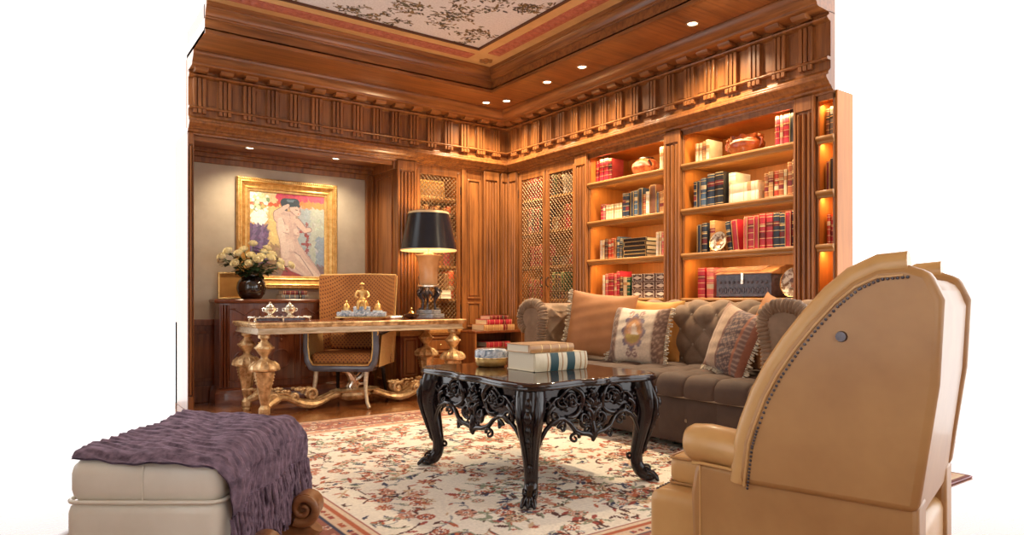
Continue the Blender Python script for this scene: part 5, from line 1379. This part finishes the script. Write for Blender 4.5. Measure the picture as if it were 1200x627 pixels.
# aprons with pierced scroll carving
def apron(L,fn,name='apron',deep=.20):
    """L half-length; fn(u,out,z)"""
    mb=MB(); top=TH-.036; up=[]; n=60
    for k in range(n+1):
        u=-L+2*L*k/n; a=abs(u)/L
        z=top-.105-.075*math.cos(a*PI*.5)**2 - .022*abs(math.cos(a*PI*2.0)) - (.090*max(0,(a-.62)/.38)**1.6)
        up.append((u,z))
    poly=[(-L,top)]+up+[(L,top)]
    mb.prism(poly,-.012,.006,lambda p,q,d:fn(p,d,q)); ap=mb.build(name,'ebony',t,smooth=30)
    mb=MB()
    def tb(pts,r,o=.012): mb.tube([fn(p[0],o+(.006*math.sin(i*.7)),p[1]) for i,p in enumerate(pts)],r,7)
    zc=top-.125
    for s_ in (-1,1):
        # big C scrolls
        tb([(s_*p[0],p[1]) for p in arc2(L*.40,zc+.045,.074,20,290,22)],[.009+.008*math.sin(PI*k/22) for k in range(23)])
        tb([(s_*p[0],p[1]) for p in spiral((L*.40,zc+.05),.048,1.3,0,1,22)],.008,.016)
        tb([(s_*p[0],p[1]) for p in spiral((L*.15,zc-.045),.056,1.5,PI/2,1,24)],[.015-.009*k/24 for k in range(25)],.016)
        tb([(s_*p[0],p[1]) for p in spiral((L*.72,zc-.02),.050,1.4,PI/2,-1,22)],[.014-.008*k/22 for k in range(23)],.014)
        tb([(s_*p[0],p[1]) for p in ((.0,zc-.135),(L*.10,zc-.12),(L*.22,zc-.115),(L*.34,zc-.095),(L*.42,zc-.06),(L*.50,zc-.04))],[.016,.015,.013,.013,.012,.008],.014)
        # rim following the arch to the legs
        tb([(s_*p[0],p[1]) for p in ((L*.46,zc-.05),(L*.55,zc-.030),(L*.65,zc-.028),(L*.76,zc-.045),(L*.86,zc-.075),(L*.94,zc-.12),(L*.99,zc-.17))],[.010,.012,.013,.013,.012,.011,.008],.012)
        tb([(s_*p[0],p[1]) for p in ((L*.60,zc+.075),(L*.70,zc+.07),(L*.80,zc+.04),(L*.84,zc+.0),(L*.78,zc-.02))],[.005,.009,.009,.007,.004],.012)
        for k in range(6):      # acanthus leaves
            b=-.5+k*.42; c=(L*.42,zc+.03)
            mb.tube([fn(s_*(c[0]+.02*math.cos(b)),.016,c[1]+.02*math.sin(b)),fn(s_*(c[0]+.038*math.cos(b)),.028,c[1]+.038*math.sin(b)),fn(s_*(c[0]+.055*math.cos(b+.2)),.016,c[1]+.055*math.sin(b+.2))],[.006,.011,.003],6)
        for k in range(5):
            b=PI*.6+k*.35; mb.tube([fn(s_*(L*.22+.03*math.cos(b)),.014,zc-.08+.03*math.sin(b)),fn(s_*(L*.22+.055*math.cos(b)),.026,zc-.08+.05*math.sin(b))],[.010,.004],6)
        mb.ball(fn(s_*L*.42,.018,zc+.045),.015,seg=8); mb.ball(fn(s_*L*.72,.014,zc-.03),.012,seg=8); mb.ball(fn(s_*L*.30,.014,zc-.10),.013,seg=8); mb.ball(fn(s_*L*.88,.010,zc+.03),.012,seg=8)
        for (cx_,cz_,r_,a_,g_) in ((.26,.06,.034,0,-1),(.58,.055,.034,PI,1),(.86,.05,.036,PI/2,-1),(.56,-.075,.030,0,1),(.05,.07,.030,PI/2,1),(.34,-.135,.030,PI,-1)):
            tb([(s_*p[0],p[1]) for p in spiral((L*cx_,zc+cz_),r_,1.3,a_,g_,18)],[.010-.006*k/18 for k in range(19)],.015)
    # centre shell and drop
    for k in range(7):
        b=PI/2+(k-3)*.36; mb.tube([fn(.012*math.cos(b),.014,zc+.012*math.sin(b)),fn(.045*math.cos(b),.032,zc+.045*math.sin(b)),fn(.066*math.cos(b),.016,zc+.066*math.sin(b))],[.007,.012,.006],6)
    tb([(p[0],p[1]) for p in arc2(0,zc-.02,.032,0,360,20)],.009,.018); mb.ball(fn(0,.016,zc-.02),.018,seg=10)
    tb([(0,zc-.06),(.0,zc-.10),(.006,zc-.14),(.0,zc-.165)],[.016,.022,.018,.006],.014)
    for s_ in (-1,1): tb([(s_*.015,zc-.10),(s_*.04,zc-.12),(s_*.055,zc-.10),(s_*.045,zc-.085)],[.010,.010,.008,.004],.014)
    mb.build('scroll_carving','ebony',ap,smooth=60)
iy=hy-.10; ix=hx-.10
apron(ix,lambda u,o,z:(u,-iy-.035-o,z)); apron(ix,lambda u,o,z:(-u,iy+.035+o,z))
apron(iy,lambda u,o,z:(-ix-.035-o,u,z)); apron(iy,lambda u,o,z:(ix+.035+o,-u,z))
TT=.6015
# two large books on it
bk0=Matrix
def bigbook(L,D,T,col,x,y,z,label,bands,matl,dark=None):
    t=thing('large_book',label,'book',(x,y,z))
    # spine along x at the front (-y)
    mb=MB(); m=mb
    pts=[(-D/2-.010*(1-a*a)+.006,T/2+a*T/2) for a in [-1+2*k/10 for k in range(11)]]
    poly=pts+[(-D/2+.02,T),(-D/2+.02,0)]
    mb.prism(poly,-L/2,L/2,lambda p,q,d:(d,p,q)); mb.box(-L/2,L/2,-D/2+.006,D/2,0,.004); mb.box(-L/2,L/2,-D/2+.006,D/2,T-.004,T); mb.build('cover',col,t,smooth=50)
    mb=MB(); mb.box(-L/2+.006,L/2-.006,-D/2+.012,D/2-.006,.004,T-.004); 
    mb.build('page_block','pages',t)
    for (a,b,mt,o_) in bands:
        mb=MB(); pp=[(-D/2-.010*(1-q*q)+.006-o_,T/2+q*T/2*.99) for q in [-1+2*k/10 for k in range(11)]]+[(-D/2+.010,T*.995),(-D/2+.010,T*.005)]
        mb.prism(pp,-L/2+L*a,-L/2+L*b,lambda p,q,d:(d,p,q)); mb.build('spine_label' if mt!='book_gold' else 'gilt_band',mt,t,smooth=50)
    return t
bigbook(.37,.27,.100,'book_cream',-2.175,-3.455,TT,'thick cream leather book with two teal spine labels on the black table',[(.28,.43,'green_cloth',.0015),(.60,.75,'green_cloth',.0015),(.22,.235,'book_tan',.002),(.50,.515,'book_tan',.002),(.86,.875,'book_tan',.002),(.95,.97,'book_tan',.0015)],None)
bigbook(.31,.23,.045,'book_tan',-2.215,-3.44,TT+.101,'thinner tan leather book lying on top of the thick cream book',[(.25,.262,'book_gold',.0015),(.45,.462,'book_gold',.0015),(.65,.662,'book_gold',.0015),(.85,.862,'book_gold',.0015)],None)
# marbled oval box
t=thing('marbled_box','small oval blue marbled box with gold underside on the black table','box',(-2.36,-3.16,TT),YAW)
mb=MB(); mb.lathe([(.075,.0),(.088,.008),(.094,.03),(.094,.045)],seg=32,sy=.75); mb.build('base','gilt',t,smooth=50)
mb=MB(); mb.lathe([(.095,.045),(.097,.05),(.097,.088),(.092,.098),(.08,.104),(.001,.106)],seg=32,sy=.75); mb.build('lid','marble',t,smooth=50)
mb=MB(); mb.lathe([(.0975,.044),(.099,.046),(.099,.05),(.0975,.052)],seg=32,sy=.75); mb.build('gilt_band','brass',t,smooth=50)

# ------------------------------------------------------------------ leather wing chair, seen from its side (local -x = front of the chair)
def camloc(lat,dep): 
    return (CAM[0]+.8135*lat+.5815*dep, CAM[1]-.5817*lat+.8134*dep)
x,y=camloc(.53,2.10)
t=thing('wing_armchair','tan leather wing armchair with nailhead seams, seen from its side in the foreground','armchair',(x,y,.013 if y>RY0 else 0),YAW-math.radians(39))
def sideprism(poly,y0,y1,name,mat,parent=t,smooth=35,bev=.012):
    mb=MB(); mb.prism(poly,y0,y1,lambda p,q,d:(p,d,q-.013)); return mb.build(name,mat,parent,smooth=smooth,bevel=bev)
CW=.64
edge=[(.170,.475),(.176,.53),(.184,.60),(.199,.651),(.2305,.738),(.268,.8125),(.314,.885),(.366,.954),(.4225,1.020),(.475,1.066),(.535,1.095),(.60,1.10)]
backe=[(.655,1.08),(.685,1.01),(.675,.80),(.65,.62),(.63,.475)]
for y0,y1 in ((-.022,.055),(CW-.055,CW+.022)):
    wg=sideprism(edge+backe,y0,y1,'wing','leather_tan',bev=.02)
    near=y0<0.1; yy=y0-.003 if near else y1+.003
    mb=MB(); n=64; P_=[]
    for k in range(n+1):
        f=k/n*(len(edge)-1); i=min(int(f),len(edge)-2); g=f-i
        tx,tz=edge[i+1][0]-edge[i][0],edge[i+1][1]-edge[i][1]; l=math.hypot(tx,tz); nx_,nz_=tz/l,-tx/l
        P_.append((edge[i][0]*(1-g)+edge[i+1][0]*g+.030*nx_,edge[i][1]*(1-g)+edge[i+1][1]*g+.030*nz_-.013))
    m2=MB(); m2.tube([(p[0]-.004,yy,p[1]+.002) for p in P_],.0035,6); m2.build('seam','leather_tan_pale',wg)
    for k in range(0,n+1): mb.ball((P_[k][0]+.006,yy,P_[k][1]-.003),.0042,1,.6,1,6)
    mb.build('nailheads','bronze',wg)
    m3=MB(); m3.tube([(p[0]+.006,(y0+y1)/2,p[1]-.013) for p in edge],[.036]*len(edge),14,flat=1.0); m3.build('wing_roll','leather_tan_pale',wg,smooth=70)
    if near:
        mb=MB(); mb.tube([(.455,y0+.004,.90),(.455,y0-.010,.90)],[.016,.013],12); mb.build('stud','bronze',wg)
sideprism([(.40,.42),(.47,.75),(.55,1.05),(.60,1.075),(.65,1.06),(.675,.99),(.665,.80),(.64,.6),(.62,.42)],.04,CW-.04,'backrest','leather_tan',bev=.03)
for y0,y1,s_ in ((-.005,.12,-1),(CW-.12,CW+.005,1)):
    ap=sideprism([(.035,.11),(.63,.11),(.63,.497),(.42,.500),(.175,.508),(.06,.515),(.035,.50),(.022,.42)],y0,y1,'arm_panel','leather_tan' ,bev=.015)
    yc=(y0+y1)/2
    mb=MB(); pth=[(-.012,.562,.030),(-.004,.563,.048),(.012,.564,.057),(.06,.565,.060),(.12,.560,.059),(.175,.553,.057),(.24,.548,.055),(.40,.545,.05)]
    mb.tube([(p[0],yc,p[1]-.013) for p in pth],[p[2] for p in pth],20,flat=1.22); mb.build('arm_roll','leather_tan_pale',ap,smooth=70)
    mb=MB(); yy=y0-.001 if s_<0 else y1+.001
    mb.tube([(.03,yy,.499),(.06,yy,.502),(.175,yy,.496),(.42,yy,.487),(.63,yy,.484)],.005,6); mb.tube([(.055,yy,.115),(.055,yy,.495)],.003,6); mb.build('seam','leather_tan_pale',ap)
mb=MB(); mb.bbox(-.110,.45,.118,CW-.118,.385,.482,.028); sc=mb.build('seat_cushion','leather_tan_pale',t,smooth=60)
mb=MB()
for z in (.392,.474):
    mb.tube([(.40,.12,z),(-.10,.12,z),(-.110,.135,z),(-.110,CW-.135,z),(-.10,CW-.12,z),(.40,CW-.12,z)],.0045,6)
mb.build('piping','leather_tan',sc)
mb=MB(); mb.bbox(-.140,.62,.03,CW-.03,.11,.385,.035); fr_=mb.build('seat_rail','leather_tan_pale',t,smooth=60)
mb=MB()
for k in range(28): mb.ball((-.118,.06+k*(CW-.12)/27,.380),.0065,seg=6)
mb.build('nailheads','bronze',fr_)
for x_ in (-.07,.57):
    for y in (.08,CW-.08): mb=MB(); mb.lathe([(.001,0),(.018,0),(.026,.06),(.03,.115)],(x_,y,0),12); mb.build('leg','black_wood',t)

# ------------------------------------------------------------------ cream bench with throw (local x = picture right, y = away)
x,y=camloc(-1.14,2.10)
t=thing('bench','cream leather upholstered bench with carved scroll foot in the near corner of the rug','bench',(x,y,.013),YAW)
BW=.24   # half width
mb=MB(); mb.bbox(-BW,BW,0,.78,.345,.487,.045); cu=mb.build('cushion','leather_cream',t,smooth=60)
mb=MB(); mb.bbox(-BW-.005,BW+.005,-.005,.785,.15,.36,.04); mb.build('upholstered_body','leather_cream',t,smooth=60)
mb=MB()
def rr_loop(w_,y0,y1,z,r=.045,n=6):
    P_=[]
    for cx_,cy_,a0 in ((w_-r,y1-r,0),(-w_+r,y1-r,90),(-w_+r,y0+r,180),(w_-r,y0+r,270)): P_+=[(cx_+r*math.cos(math.radians(a0+90*j/n)),cy_+r*math.sin(math.radians(a0+90*j/n)),z) for j in range(n+1)]
    return P_+[P_[0]]
mb.tube(rr_loop(BW+.003,-.003,.783,.358),.007,8); mb.build('piping','leather_cream',cu,smooth=60)
mb=MB(); mb.tube([(.0-.0,-.002,.36),(.0,-.004,.42),(.0,.0,.47)],.003,6); mb.build('seam','leather_cream',cu)
mb=MB(); mb.bbox(-BW-.01,BW+.01,-.01,.79,.11,.16,.01); mb.build('rail','carved_oak',t)
for sx in (-1,1):
    for yy in (.12,.60):
        mb=MB(); Cx=sx*(BW+.085); 
        mb.tube([(sx*(BW-.05),yy,.13),(sx*(BW+.0),yy,.10),(sx*(BW+.03),yy,.05),(sx*(BW+.0),yy,.02),(sx*(BW-.04),yy,.02)],[.035,.035,.030,.028,.02],10)
        mb.tube([(Cx+sx*q[0],yy-.045,.165+q[1]) for q in spiral((0,0),.058,1.7,-PI*.7,1,34)],[.020-.013*k/34 for k in range(35)],8)
        mb.tube([(sx*(BW-.02),yy,.13),(sx*(BW+.02),yy,.125),(Cx-sx*.03,yy,.13)],[.03,.026,.022],8)
        mb.tube([(Cx,yy-.035,.165),(Cx,yy+.045,.165)],[.056,.056],20); mb.tube([(sx*(BW-.04),yy,.06),(Cx,yy,.05),(Cx+sx*.03,yy,.09)],[.05,.05,.04],10); mb.build('scroll_foot','carved_oak',t,smooth=60)
# throw
th=thing('throw','purple-brown chenille throw with long fringe draped over the cream bench','throw',(x,y,.013),YAW)
rnd=random.Random(8)
def wr(a,b): return .005*math.sin(3*a+1.3*b)+.004*math.sin(2.3*b-1.1*a+1)+.0035*math.sin(14*b+.8*math.sin(2*a))+.002*math.sin(31*b+9*a)
def throwp(u,v):
    # u: 0 far left on top ... 1 at the hanging hem on the right; v: 0 near ... 1 far
    W_=.48; hang=.17; s=u*(W_+hang)
    yv=.03+.79*v
    nearz=-.0
    if s<W_-.06: xx=-BW-.0+s; z=.503
    elif s<W_+.06:
        f=(s-W_+.06)/.12*PI/2; xx=BW-.055+.078*math.sin(f); z=.503-.078*(1-math.cos(f))
    else: xx=BW+.024+.010*math.sin(v*16); z=.503-.078-(s-W_-.06)*(1+.0)
    xx+=.004
    if v>.9: z-= (v-.9)*.5
    if v<.08: z-=(.08-v)*.30
    yy=yv-.03*math.sin(u*3)+.01*math.sin(u*9) + (-.02 if v<.05 else 0)
    # the near edge dips a little over the cushion
    w_=wr(s*8,yv*8); return (xx+(w_ if s>W_ else 0)+ .012*math.sin(v*22)*max(0,(s-W_))*2.5,yy,z+ (w_+.008 if s<=W_ else 0))
mb=MB(); mb.grid(throwp,150,170); mb.grid(lambda u,v:tuple(Vector(throwp(u,v))-Vector((.004 if u>.66 else 0,0,.006 if u<=.7 else 0))),60,60); mb.build('cloth','chenille',th,smooth=80)
mb=MB()
for k in range(84):
    v=k/83; p=Vector(throwp(1,v)); L=rnd.uniform(.15,.21)
    P_=[p+Vector((0,0,.01))]
    for j in range(1,6): P_.append(p+Vector((rnd.uniform(-.006,.010)+.004*j*.5,rnd.uniform(-.006,.006),-L*j/5)))
    P_=[(q[0],q[1],max(q[2],.01)) for q in P_]; mb.tube(P_,[.007,.008,.0085,.008,.008,.006],6)
mb.build('fringe','chenille',th,smooth=60)
# ------------------------------------------------------------------ camera, light
cd=bpy.data.cameras.new('camera'); cam=bpy.data.objects.new('camera',cd); C.objects.link(cam)
cam.location=(CAM[0],CAM[1],1.0); cam.rotation_euler=(PI/2,0,YAW)
cd.sensor_width=36; cd.lens=797/1200*36; cd.shift_y=(350-313.5)/1200; cd.clip_start=.05
bpy.context.scene.camera=cam
w=bpy.data.worlds.new('world'); bpy.context.scene.world=w; w.use_nodes=True
bg=w.node_tree.nodes['Background']; bg.inputs['Color'].default_value=(.98,.99,1,1); bg.inputs['Strength'].default_value=2.0
vs=bpy.context.scene.view_settings; vs.view_transform='Standard'; vs.look='None'; vs.exposure=0.5; vs.gamma=1; vs.use_curve_mapping=False
